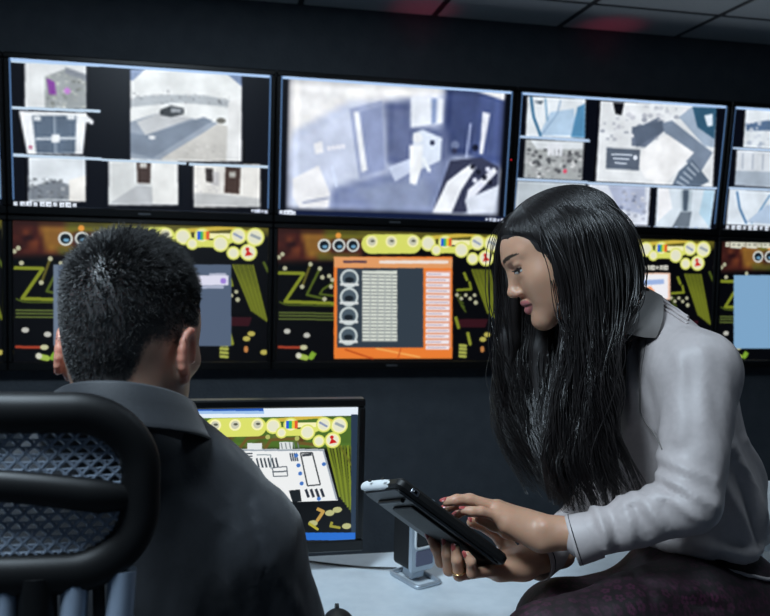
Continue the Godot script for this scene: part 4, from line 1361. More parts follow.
func build_desk_things() -> void:
	# upright speaker: dark side, silver front with a black window, wire foot
	var foot := Vector3(0.3853, 0.7300, 1.9597)
	var t := thing("desk_speaker", "small upright silver and black speaker standing on the white desk", "speaker", Vector3(foot.x, DESK_Y, foot.z))
	t.rotation.y = 0.4
	t.scale = Vector3.ONE * 1.1
	var lift := at(0, 0.022, 0)
	part("cabinet", slab(0.052, 0.125, 0.052, 0.012, 0.004), M.housing, t, lift * at(0, 0.0625, -0.042))
	part("front_panel", slab(0.056, 0.128, 0.008, 0.01, 0.003), M.silver, t, lift * at(0, 0.0625, 0.008))
	part("window", slab(0.036, 0.058, 0.0028, 0.005, 0.0008), M.dark_gloss, t, lift * at(0.003, 0.074, 0.0148))
	var rim := Acc.new()
	rim.tube(rounded_rect(0.041, 0.063, 0.007), PackedFloat32Array([0.0023]), 8, Color.WHITE, true)
	part("window_rim", rim.mesh(), M.white_plastic, t, lift * at(0.003, 0.074, 0.0165))
	part("grille", slab(0.038, 0.028, 0.002, 0.003, 0.0008), M.grey_grille, t, lift * at(0.003, 0.024, 0.0152))
	part("neck", box_mesh(Vector3(0.03, 0.02, 0.03)), M.silver, t, at(0, 0.014, -0.012))
	var wire := Acc.new()
	var loop := rounded_rect(0.052, 0.085, 0.008)
	for k in loop.size():
		loop[k] = Vector3(loop[k].x, 0.004, loop[k].y)
	wire.tube(loop, PackedFloat32Array([0.004]), 8, Color.WHITE, true)
	part("foot", wire.mesh(), M.silver, t, at(0, 0, -0.006))
	# cable from the speaker
	var cable := Acc.new()
	cable.tube(spline([Vector3(foot.x - 0.03, DESK_Y + 0.006, foot.z - 0.05), Vector3(foot.x - 0.10, DESK_Y + 0.003, foot.z - 0.075), Vector3(foot.x - 0.17, DESK_Y + 0.003, foot.z - 0.105), Vector3(foot.x - 0.22, DESK_Y + 0.003, foot.z - 0.13)], 16), PackedFloat32Array([0.0022]), 8)
	var cb := part("speaker_cable", cable.mesh(), M.black_rubber, self)
	cb.set_meta("label", "thin dark cable lying on the desk behind the speaker")
	cb.set_meta("category", "cable")
	# mouse by the man's arm
	var mp := Vector3(0.2000, 0.7300, 2.1621)
	var ms := thing("computer_mouse", "black computer mouse beside the man's sleeve on the desk", "mouse", Vector3(mp.x, DESK_Y, mp.z))
	var f := Field.new(Vector3(-0.05, -0.01, -0.07), Vector3(0.05, 0.05, 0.07), 0.003)
	f.ball(Vector3(0, 0.006, 0), Vector3(0.03, 0.03, 0.052), 0.004)
	f.shave(Vector3.ZERO, Vector3(0, -1, 0))
	var ma := Acc.new()
	f.into(ma, Transform3D.IDENTITY, plain_tint)
	part("shell", ma.mesh(), M.black_rubber, ms)
	var wheel := Acc.new()
	wheel.tube(PackedVector3Array([Vector3(-0.003, 0.03, -0.03), Vector3(0.003, 0.03, -0.03)]), PackedFloat32Array([0.008]), 12)
	part("scroll_wheel", wheel.mesh(), M.housing, ms)
	# two-tier tray behind the woman
	var tp := Vector3(1.1471, 0.7784, 2.0882)
	var tr := thing("letter_tray", "white two-tier letter tray at the right edge behind the woman", "tray", Vector3(tp.x, DESK_Y, 2.0))
	for y in [0.003, 0.095, 0.135]:
		part("tier", box_mesh(Vector3(0.26, 0.008, 0.3), 0.002), M.white_plastic, tr, at(0, y + 0.003, 0))
	for y in [0.01, 0.1, 0.14]:
		part("front_lip", box_mesh(Vector3(0.26, 0.016, 0.008), 0.002), M.white_plastic, tr, at(0, y + 0.004, 0.146))
	for s in [-1, 1]:
		for z in [-0.14, 0.13]:
			part("post", box_mesh(Vector3(0.01, 0.14, 0.012), 0.002), M.white_plastic, tr, at(s * 0.125, 0.07, z))


# ---------------------------------------------------------------- office chair
func build_chair() -> void:
	var base := Vector3(-0.13, 0, 2.56)
	var t := thing("office_chair", "black mesh-back office chair behind the seated man", "chair", base)
	var back := Transform3D(Basis(Vector3.UP, -0.2) * Basis(Vector3.RIGHT, -0.06), Vector3(-0.2495, 1.1433, 2.7030) - base)
	var hw := 0.172
	var hh := 0.0735
	var bow := func(p: Vector3) -> Vector3:
		return back * Vector3(p.x, p.y, -1.2 * p.x * p.x)
	var fr := Acc.new()
	var ring := rounded_rect(2 * hw, 2 * hh, 0.058, 14)
	var path := PackedVector3Array()
	var rad := PackedFloat32Array()
	for k in ring.size():
		var a: Vector3 = ring[k]
		var b: Vector3 = ring[(k + 1) % ring.size()]
		var cnt := maxi(1, int(a.distance_to(b) / 0.02))
		for q in cnt:
			path.append(bow.call(a.lerp(b, float(q) / cnt)))
			rad.append(0.0190)
	fr.tube(path, rad, 14, Color.WHITE, true, back.basis.z, 0.75)
	part("backrest_frame", fr.mesh(), M.chair_plastic, t)
	var bar := Acc.new()
	var bp := []
	var br := PackedFloat32Array()
	for k in 25:
		var x := lerpf(-hw, hw, k / 24.0)
		var q: Vector3 = bow.call(Vector3(x, 0.012 - 0.75 * x * x, 0))
		var end := smoothstep(0.82, 1.0, absf(x) / hw)
		bp.append(q + back.basis.z * lerpf(0.008, -0.002, end))
		br.append(lerpf(0.0135 + 0.003 * absf(x) / hw, 0.010, end))
	bar.tube(PackedVector3Array(bp), br, 12, Color.WHITE, false, back.basis.z, 0.7)
	part("crossbar", bar.mesh(), M.chair_plastic, t)
	# woven mesh: wavy threads side by side, tied by fine cross threads
	var net := Acc.new()
	var pitch := 0.0068
	var inside := func(x: float, y: float) -> bool:
		var dx := maxf(absf(x) - (hw - 0.05), 0.0)
		var dy := maxf(absf(y) - (hh - 0.05), 0.0)
		return Vector2(dx, dy).length() < 0.05
	var nn := int(2 * hw / pitch)
	for k in nn + 1:
		var x0 := -hw + k * pitch
		var run := PackedVector3Array()
		for q in 85:
			var y := lerpf(-hh, hh, q / 84.0)
			var x := x0 + sin(y / pitch * PI) * pitch * 0.36 * (1 if k % 2 else -1)
			if inside.call(x, y):
				run.append(bow.call(Vector3(x, y, 0.0015 * cos(y / pitch * PI * 2.0))))
		if run.size() > 3:
			net.tube(run, PackedFloat32Array([0.0017]), 4)
	for k in int(2 * hh / pitch) + 1:
		var y := -hh + k * pitch
		var run := PackedVector3Array()
		for q in 70:
			var x := lerpf(-hw, hw, q / 69.0)
			if inside.call(x, y):
				run.append(bow.call(Vector3(x, y, -0.001)))
		if run.size() > 3:
			net.tube(run, PackedFloat32Array([0.0011]), 4)
	var nm := part("backrest_mesh", net.mesh(), M.mesh_thread, t)
	nm.set_meta("kind", "stuff")
	# uprights below the frame
	for q in [[16.0, 0.0105], [80.0, 0.0125], [123.0, 0.013], [-124.0, 0.0105], [-188.0, 0.0125], [-231.0, 0.013]]:
		var x: float = (q[0] + 54.0) * 0.72 / 803.0
		var post := Acc.new()
		post.tube(spline([bow.call(Vector3(x, -hh, 0.0)), bow.call(Vector3(x * 0.98, -hh - 0.06, -0.004)), bow.call(Vector3(x * 0.9, -hh - 0.16, 0.0)), bow.call(Vector3(x * 0.8, -hh - 0.24, 0.005))], 14), PackedFloat32Array([q[1]]), 12)
		part("upright", post.mesh(), M.alu, t)
	for q in [[45.0, 0.017], [101.0, 0.0055], [-153.0, 0.017], [-209.0, 0.0055]]:
		var x: float = (q[0] + 54.0) * 0.72 / 803.0
		var post := Acc.new()
		post.tube(spline([bow.call(Vector3(x, -hh, 0.003)), bow.call(Vector3(x, -hh - 0.1, 0.006)), bow.call(Vector3(x * 0.85, -hh - 0.24, 0.008))], 12), PackedFloat32Array([q[1]]), 12)
		part("upright", post.mesh(), M.chair_plastic, t)
	# lower back pad, seat, column and star base
	part("lower_back", slab(0.44, 0.26, 0.04, 0.06, 0.012), M.cushion, t, back * at(0, -hh - 0.33, -0.03))
	var spine := Acc.new()
	spine.tube(spline([back * Vector3(0, -hh - 0.3, 0.02), Vector3(0, 0.5, 0.26), Vector3(0, 0.41, 0.2), Vector3(0, 0.40, 0.0)], 12), PackedFloat32Array([0.025]), 12)
	part("spine", spine.mesh(), M.chair_plastic, t)
	part("seat", slab(0.5, 0.48, 0.07, 0.08, 0.025), M.cushion, t, Transform3D(Basis(Vector3.RIGHT, -PI / 2), Vector3(0, 0.42, -0.06)))
	var col := Acc.new()
	col.tube(PackedVector3Array([Vector3(0, 0.06, 0), Vector3(0, 0.42, 0)]), PackedFloat32Array([0.028]), 16)
	part("gas_lift", col.mesh(), M.chair_plastic, t)
	var leg := Acc.new()
	leg.tube(PackedVector3Array([Vector3(0, 0.085, 0), Vector3(0.15, 0.08, 0), Vector3(0.31, 0.065, 0)]), PackedFloat32Array([0.026, 0.022, 0.016]), 10)
	var lm := leg.mesh()
	var cas := Acc.new()
	for s in [-1, 1]:
		cas.tube(PackedVector3Array([Vector3(0.31, 0.027, s * 0.006), Vector3(0.31, 0.027, s * 0.02)]), PackedFloat32Array([0.027]), 16)
	cas.tube(PackedVector3Array([Vector3(0.31, 0.027, 0), Vector3(0.31, 0.07, 0)]), PackedFloat32Array([0.008]), 8)
	var cm := cas.mesh()
	for k in 5:
		var turn := Transform3D(Basis(Vector3.UP, TAU * k / 5.0 + 0.3), Vector3.ZERO)
		part("leg", lm, M.chair_plastic, t, turn)
		part("caster", cm, M.housing, t, turn)


# ---------------------------------------------------------------- tablet in the woman's hands
func build_tablet() -> void:
	var ax := Vector3(0.7992, -0.6008, 0.0149)
	var ay := Vector3(-0.2148, -0.3087, -0.9266)
	var az := Vector3(0.5613, 0.7374, -0.3758)
	var o := Vector3(0.2586, 1.0499, 2.3548)
	var len_ := 0.2125
	var wid := 0.1434
	var mid := o + ax * len_ * 0.5 + ay * wid * 0.5
	var t := thing("tablet", "thick dark tablet with a silver end held in the woman's hands", "tablet", mid)
	# x along the tablet, y across it, z out of the screen; make it right handed
	var b := Basis(ax, ay, az)
	if b.determinant() < 0:
		b = Basis(ax, -ay, az)
	t.basis = b
	var sy := 1.0 if b.y.dot(ay) > 0 else -1.0
	part("shell", slab(len_, wid, 0.016, 0.012, 0.004), M.black_rubber, t, at(0, 0, -0.016))
	part("screen_glass", slab(len_ - 0.02, wid - 0.02, 0.0012, 0.006, 0.0005), M.dark_gloss, t, at(0, 0, 0.0))
	# silver end cap, broad at the far side and tapering to the near corner
	var cap := Acc.new()
	var cp := PackedVector3Array()
	var cr := PackedFloat32Array()
	for k in 15:
		var u := k / 14.0
		cp.append(Vector3(-len_ * 0.5 + lerpf(0.006, 0.0005, u), sy * lerpf(-wid * 0.5 + 0.006, wid * 0.5 - 0.008, u), -0.0085))
		cr.append(lerpf(0.0050, 0.0086, smoothstep(0.0, 0.5, u)) * (1.0 if u < 0.95 else 0.8))
	cap.tube(cp, cr, 16, Color.WHITE, false, Vector3(1, 0, 0), 0.75)
	part("end_cap", cap.mesh(), M.white_plastic, t)
	for y in [-0.03, 0.02]:
		part("end_port", box_mesh(Vector3(0.003, 0.008, 0.003), 0.0005), M.black_rubber, t, at(-len_ * 0.5 - 0.0095, y, -0.008))
	# grey back plate with a folded kick stand
	part("back_plate", slab(len_ - 0.012, wid - 0.016, 0.003, 0.01, 0.001), M.tablet_grey, t, at(0, 0, -0.0185))
	part("kick_stand", slab(len_ * 0.68, wid * 0.52, 0.004, 0.006, 0.0015), M.black_rubber, t, at(0.012, -0.01 * sy, -0.0225))
	var hinge := Acc.new()
	hinge.tube(PackedVector3Array([Vector3(-len_ * 0.5 + 0.03, -wid * 0.3, -0.0205), Vector3(-len_ * 0.5 + 0.03, wid * 0.3, -0.0205)]), PackedFloat32Array([0.0035]), 10)
	part("hinge", hinge.mesh(), M.tablet_grey, t)
	# rail along the near edge, lock socket
	var rail := Acc.new()
	rail.tube(PackedVector3Array([Vector3(-len_ * 0.5 + 0.012, -sy * (wid * 0.5 - 0.008), -0.0185), Vector3(len_ * 0.5 - 0.02, -sy * (wid * 0.5 - 0.008), -0.0185)]), PackedFloat32Array([0.0022]), 8)
	part("edge_rail", rail.mesh(), M.tablet_grey, t)
	part("lock_socket", slab(0.014, 0.008, 0.0015, 0.002, 0.0004), M.steel, t, Transform3D(Basis(Vector3.RIGHT, PI / 2 * sy), Vector3(-len_ * 0.5 + 0.03, -sy * (wid * 0.5 - 0.0005), -0.008)))
	part("socket_hole", slab(0.006, 0.004, 0.0008, 0.001, 0.0002), M.dark_gloss, t, Transform3D(Basis(Vector3.RIGHT, PI / 2 * sy), Vector3(-len_ * 0.5 + 0.03, -sy * (wid * 0.5 + 0.0012), -0.008)))


# ---------------------------------------------------------------- people
# a resting hand: palm and five fingers; fwd points to the fingertips, out is the side of the thumb, down faces the palm
func resting_hand(f: Field, wrist: Vector3, fwd: Vector3, out: Vector3, down: Vector3) -> void:
	var lens := [0.072, 0.08, 0.074, 0.058]
	for k in 4:
		var side := 0.030 - 0.02 * k
		var mcp := wrist + fwd * (0.088 - 0.004 * absf(k - 1)) + out * side
		f.bone(wrist + out * side * 0.6, mcp, 0.016, 0.012, 0.015)
		var l: float = lens[k]
		var pip := mcp + fwd * l * 0.46 + down * 0.004 + out * side * 0.12
		var dip := pip + fwd * l * 0.27 + down * 0.010
		var tip := dip + fwd * l * 0.2 + down * 0.011
		f.chain([mcp, pip, dip, tip], [0.0105, 0.0095, 0.0088, 0.0075], 0.005)
	var cmc := wrist + fwd * 0.025 + out * 0.026 + down * 0.006
	f.chain([cmc, cmc + fwd * 0.035 + out * 0.022 + down * 0.006, cmc + fwd * 0.06 + out * 0.03 + down * 0.008, cmc + fwd * 0.082 + out * 0.03 + down * 0.01], [0.017, 0.0125, 0.0105, 0.0085], 0.008)


func ear(f: Field, s: float, c: Vector3) -> void:
	# rim, lobe and bowl of one ear; s is +1 on the left
	var out := Vector3(s * 0.82, 0, -0.55)
	var pts := []
	for k in 12:
		var a := lerpf(-0.35 * PI, 1.08 * PI, k / 11.0)
		pts.append(c + Vector3(0, sin(a) * 0.028, 0) + Vector3(0, 0, 1) * cos(a) * -0.016 * -1.0 * -1.0 + out * (0.009 + 0.006 * (1.0 - absf(cos(a)))))
	var rad := []
	for k in 12:
		rad.append(0.0042)
	f.chain(pts, rad, 0.003)
	f.ball(c + out * 0.004, Vector3(0.007, 0.028, 0.017), 0.006, false, Basis(Vector3.UP, -s * 0.5))
	f.ball(c + Vector3(0, -0.026, 0.004) + out * 0.005, Vector3(0.005, 0.010, 0.008), 0.005)
	f.ball(c + out * 0.013 + Vector3(0, 0.002, 0.003), Vector3(0.005, 0.017, 0.009), 0.003, true)


# folds in cloth: each a line with a half width and a height; the surface rises or sinks along it
func creases(p: Vector3, folds: Array) -> float:
	var sum := 0.0
	var deep := Vector3(-0.1987, 0.0575, 0.9784)
	for q in folds:
		var a: Vector3 = q[0]
		var ab: Vector3 = q[1] - a
		var r := p - a
		if absf(r.dot(deep)) > 0.11:
			continue
		ab -= deep * ab.dot(deep)
		r -= deep * r.dot(deep)
		var t := clampf(r.dot(ab) / ab.length_squared(), 0.0, 1.0)
		var e := (r - ab * t).length() / float(q[2])
		if e < 2.5:
			sum += float(q[3]) * exp(-e * e) * (0.35 + 0.65 * sin(PI * clampf(t, 0.08, 0.92)))
	return sum


func build_man() -> void:
	var rng := RandomNumberGenerator.new()
	rng.seed = 101
	var at_head := Transform3D(Basis(Vector3(-0.9369, -0.0310, -0.3483), Vector3(0.0384, 0.9810, -0.1904), Vector3(0.3476, -0.1917, -0.9178)).scaled(Vector3.ONE * 0.92), Vector3(-0.1024, 1.2688, 2.5109))
	var t := thing("person", "man seen from behind in a charcoal collared shirt at the desk", "person", Vector3(-0.11, 0.49, 2.5))
	var back := Transform3D(Basis.IDENTITY, -t.position)
	var skin := Acc.new()
	# head
	var f := Field.new(Vector3(-0.105, -0.17, -0.12), Vector3(0.105, 0.14, 0.125), 0.003)
	f.ball(Vector3(0, 0.03, -0.008), Vector3(0.0755, 0.094, 0.097), 0.01)
	f.ball(Vector3(0, -0.035, 0.03), Vector3(0.062, 0.085, 0.06), 0.03)
	f.ball(Vector3(0, 0.02, 0.04), Vector3(0.064, 0.06, 0.05), 0.03)
	for s in [-1.0, 1.0]:
		f.bone(Vector3(s * 0.057, -0.05, 0.0), Vector3(s * 0.024, -0.105, 0.072), 0.016, 0.014, 0.03)
		f.ball(Vector3(s * 0.047, -0.028, 0.058), Vector3(0.02, 0.016, 0.018), 0.02)
		f.ball(Vector3(s * 0.032, 0.0, 0.094), Vector3(0.016, 0.010, 0.011), 0.01, true)
		f.ball(Vector3(s * 0.032, 0.0, 0.074), Vector3(0.014, 0.011, 0.013), 0.004)
		f.bone(Vector3(s * 0.01, 0.018, 0.088), Vector3(s * 0.046, 0.02, 0.072), 0.008, 0.006, 0.012)
		f.ball(Vector3(s * 0.013, -0.04, 0.092), Vector3(0.008, 0.007, 0.009), 0.006)
		f.bone(Vector3(0, -0.066, 0.091), Vector3(s * 0.022, -0.068, 0.08), 0.006, 0.004, 0.006)
		f.bone(Vector3(0, -0.078, 0.089), Vector3(s * 0.02, -0.073, 0.079), 0.006, 0.004, 0.006)
		ear(f, s, Vector3(s * 0.0735, -0.024, -0.008))
	f.bone(Vector3(0, 0.006, 0.087), Vector3(0, -0.036, 0.106), 0.007, 0.009, 0.012)
	f.ball(Vector3(0, -0.108, 0.078), Vector3(0.02, 0.016, 0.016), 0.02)
	f.bone(Vector3(0, -0.03, -0.03), Vector3(-0.008, -0.095, -0.022), 0.058, 0.054, 0.03)
	var base_skin := Color(0.50, 0.30, 0.22)
	var scalp := Color(0.05, 0.045, 0.045)
	var fuzz := FastNoiseLite.new()
	fuzz.seed = 4
	fuzz.frequency = 400.0
	var tint := func(p: Vector3) -> Color:
		if absf(p.x) > 0.074 and p.y < 0.012 and p.y > -0.06 and p.z > -0.035 and p.z < 0.03:
			return Color(0.55, 0.24, 0.17)
		var edge := hair_line(p) + fuzz.get_noise_3dv(p) * 0.010
		var lip := 1.0 if p.z > 0.075 and p.y < -0.06 and p.y > -0.085 and absf(p.x) < 0.022 else 0.0
		var c := base_skin.lerp(Color(0.42, 0.18, 0.16), lip * 0.7)
		return c.lerp(scalp, smoothstep(-0.008, 0.008, edge))
	f.into(skin, back * at_head, tint)
	# neck and body core under the clothes, joined to the head
	var core := Field.new(Vector3(-0.46, 0.9, 2.2), Vector3(0.26, 1.28, 2.66), 0.012)
	core.bone(Vector3(-0.0986, 1.2269, 2.5192), Vector3(-0.1045, 1.1441, 2.5024), 0.052, 0.054, 0.02)
	core.ball(Vector3(-0.1139, 0.9738, 2.4645), Vector3(0.13, 0.15, 0.08), 0.04)
	core.into(skin, back, func(_p: Vector3) -> Color: return base_skin)
	# hands resting on the desk
	var wrists := [Vector3(0.02, 0.775, 2.30), Vector3(-0.27, 0.775, 2.28)]
	for k in 2:
		var w: Vector3 = wrists[k]
		var hf := Field.new(w + Vector3(-0.1, -0.06, -0.22), w + Vector3(0.1, 0.06, 0.08), 0.004)
		var fw := Vector3(-0.15 if k == 0 else 0.2, -0.03, -1).normalized()
		var out := fw.cross(Vector3.UP).normalized() * (-1.0 if k == 0 else 1.0)
		hf.bone(w + Vector3(0, 0.005, 0.07), w, 0.03, 0.025, 0.01)
		resting_hand(hf, w, fw, out, Vector3(0, -0.6, 0))
		hf.into(skin, back, func(_p: Vector3) -> Color: return base_skin)
	part("body", skin.mesh(), M.skin, t)
	# short hair
	var hair := Acc.new()
	var made := 0
	var roots := Acc.new()
	f.into(roots, Transform3D.IDENTITY, plain_tint)
	while made < 15000:
		var pick := rng.randi() % roots.v.size()
		var p := roots.v[pick]
		var nn := roots.n[pick]
		if (absf(p.x) > 0.072 and p.y < 0.012 and p.z > -0.03) or p.y < -0.085:
			continue
		p += nn.cross(Vector3(rng.randfn(), rng.randfn(), rng.randfn())) * 0.0015
		var edge := hair_line(p)
		if edge < rng.randf_range(-0.004, 0.012):
			continue
		made += 1
		var top := smoothstep(0.03, 0.10, p.y)
		var length := lerpf(0.0045, 0.017, top) * rng.randf_range(0.7, 1.35) * lerpf(0.45, 1.0, smoothstep(0.0, 0.04, edge))
		var sweep := Vector3(0, -0.8, -0.2).lerp(Vector3(signf(p.x) * 0.25, 0.15, 0.9), top) + Vector3(rng.randfn() * 0.28, rng.randfn() * 0.28, rng.randfn() * 0.28)
		var q := p - nn * 0.001
		var dir := (nn * lerpf(0.8, 1.1, top) + sweep * 0.7).normalized()
		var m1 := q + dir * length * 0.5
		var m2 := m1 + (dir + (sweep - nn * 0.25) * 0.4).normalized() * length * 0.5
		hair.tube(PackedVector3Array([back * at_head * q, back * at_head * m1, back * at_head * m2]), PackedFloat32Array([0.00055, 0.0005, 0.00012]), 3)
	part("hair", hair.mesh(), M.short_hair, t)
	# shirt
	var sh := Field.new(Vector3(-0.50, 0.46, 2.12), Vector3(0.30, 1.26, 2.70), 0.007)
	sh.bone(Vector3(-0.1069, 1.1577, 2.5216), Vector3(0.0285, 1.0381, 2.5183), 0.066, 0.054, 0.03)
	sh.bone(Vector3(-0.1069, 1.1577, 2.5216), Vector3(-0.2484, 1.0318, 2.4624), 0.066, 0.054, 0.03)
	sh.ball(Vector3(-0.1113, 1.0099, 2.4783), Vector3(0.165, 0.15, 0.105), 0.06)
	sh.ball(Vector3(-0.1133, 0.8656, 2.4761), Vector3(0.158, 0.2, 0.112), 0.06)
	sh.ball(Vector3(-0.11, 0.62, 2.47), Vector3(0.17, 0.14, 0.13), 0.06)
	for k in 2:
		var shoulder := Vector3(0.0382, 1.0133, 2.5187) if k == 0 else Vector3(-0.2584, 1.0066, 2.4588)
		var elbow := Vector3(0.1120, 0.8025, 2.4898) if k == 0 else Vector3(-0.3269, 0.8160, 2.4203)
		sh.bone(shoulder, elbow, 0.058, 0.052, 0.045)
		sh.bone(elbow, wrists[k] + Vector3(0, 0.012, 0.05), 0.048, 0.036, 0.02)
	var folds := [
		[Vector3(0.0177, 1.0869, 2.5664), Vector3(0.0480, 0.9724, 2.5742), 0.008, 0.004],
		[Vector3(0.0056, 1.0689, 2.5803), Vector3(0.0234, 0.9447, 2.5861), 0.008, 0.004],
		[Vector3(-0.0751, 1.1279, 2.5809), Vector3(-0.0052, 1.0703, 2.5831), 0.010, 0.003],
		[Vector3(0.0590, 1.0163, 2.5687), Vector3(0.0979, 0.9325, 2.5713), 0.008, 0.004],
		[Vector3(-0.0227, 1.1561, 2.5643), Vector3(0.0334, 1.1071, 2.5582), 0.008, 0.003],
		[Vector3(0.0310, 1.0872, 2.5691), Vector3(0.0592, 0.9727, 2.5764), 0.006, -0.004],
	]
	var fold := FastNoiseLite.new()
	fold.seed = 8
	fold.frequency = 9.0
	var sa := Acc.new()
	sh.into(sa, back, plain_tint, func(p: Vector3, _n: Vector3) -> float: return fold.get_noise_3d(p.x * 1.6, p.y * 0.6, p.z) * 0.004 + creases(p, folds))
	var shirt := part("shirt", sa.mesh(), M.shirt, t)
	# folded collar round the neck
	var ca := Acc.new()
	var neck := Transform3D(Basis(Vector3(0.9800, 0.0222, 0.1977), Vector3.UP, -Vector3(0.1987, -0.0575, -0.9784)).orthonormalized(), Vector3(-0.1072, 1.2048, 2.5392))
	var rows := []
	for q in [[0.066, -0.026], [0.0645, 0.010], [0.0655, 0.0215], [0.068, 0.0255], [0.0715, 0.0235], [0.077, 0.008], [0.085, -0.012], [0.0885, -0.0165], [0.087, -0.019]]:
		var row := []
		for k in 41:
			# open at the front (angle +-PI)
			var a := lerpf(-0.86 * PI, 0.86 * PI, k / 40.0)
			var front := (1.0 - cos(a)) * 0.5
			var dip := -0.065 * front
			var r: float = q[0] + 0.006 * front
			row.append(back * neck * Vector3(sin(a) * r * 1.04, q[1] + dip, cos(a) * r - 0.002))
		rows.append(row)
	ca.sheet(rows)
	ca.smooth()
	part("collar", ca.mesh(), M.shirt, shirt)
	# trousers and shoes below the desk
	var tr := Field.new(Vector3(-0.42, 0.05, 1.9), Vector3(0.2, 0.75, 2.72), 0.014)
	tr.ball(Vector3(-0.11, 0.575, 2.5), Vector3(0.18, 0.09, 0.15), 0.04)
	for s in [-1.0, 1.0]:
		var hip := Vector3(-0.11 + s * 0.09, 0.57, 2.48)
		var knee := Vector3(-0.11 + s * 0.13, 0.555, 2.06)
		var ankle := Vector3(-0.11 + s * 0.13, 0.11, 2.08)
		tr.bone(hip, knee, 0.085, 0.062, 0.04)
		tr.bone(knee, ankle, 0.062, 0.048, 0.02)
		var sf := Field.new(ankle + Vector3(-0.08, -0.12, -0.26), ankle + Vector3(0.08, 0.03, 0.1), 0.008)
		sf.bone(ankle + Vector3(0, -0.06, 0.02), ankle + Vector3(0, -0.075, -0.16), 0.04, 0.033, 0.02)
		sf.shave(Vector3(0, 0.002, 0), Vector3(0, -1, 0))
		var shoe := Acc.new()
		sf.into(shoe, back, plain_tint)
		part("shoe", shoe.mesh(), M.shoe, t)
	var ta := Acc.new()
	tr.into(ta, back, plain_tint)
	part("trousers", ta.mesh(), M.cushion, t)


# how far a point of the man's head lies inside the hair (metres, above zero inside)
func hair_line(p: Vector3) -> float:
	var nape := p.y + lerpf(0.070, 0.012, smoothstep(0.030, 0.060, absf(p.x)))
	var side := p.y - lerpf(-0.012, 0.055, smoothstep(0.0, 0.07, p.z))
	return lerpf(nape, side, smoothstep(-0.035, -0.005, p.z))


func finger(f: Field, pts: Array, r: float, nails: Array, nail_up: Vector3) -> void:
	f.chain(pts, [r * 1.12, r * 1.02, r * 0.95, r * 0.80], 0.004)
	nails.append([pts[2], pts[3], nail_up, r])


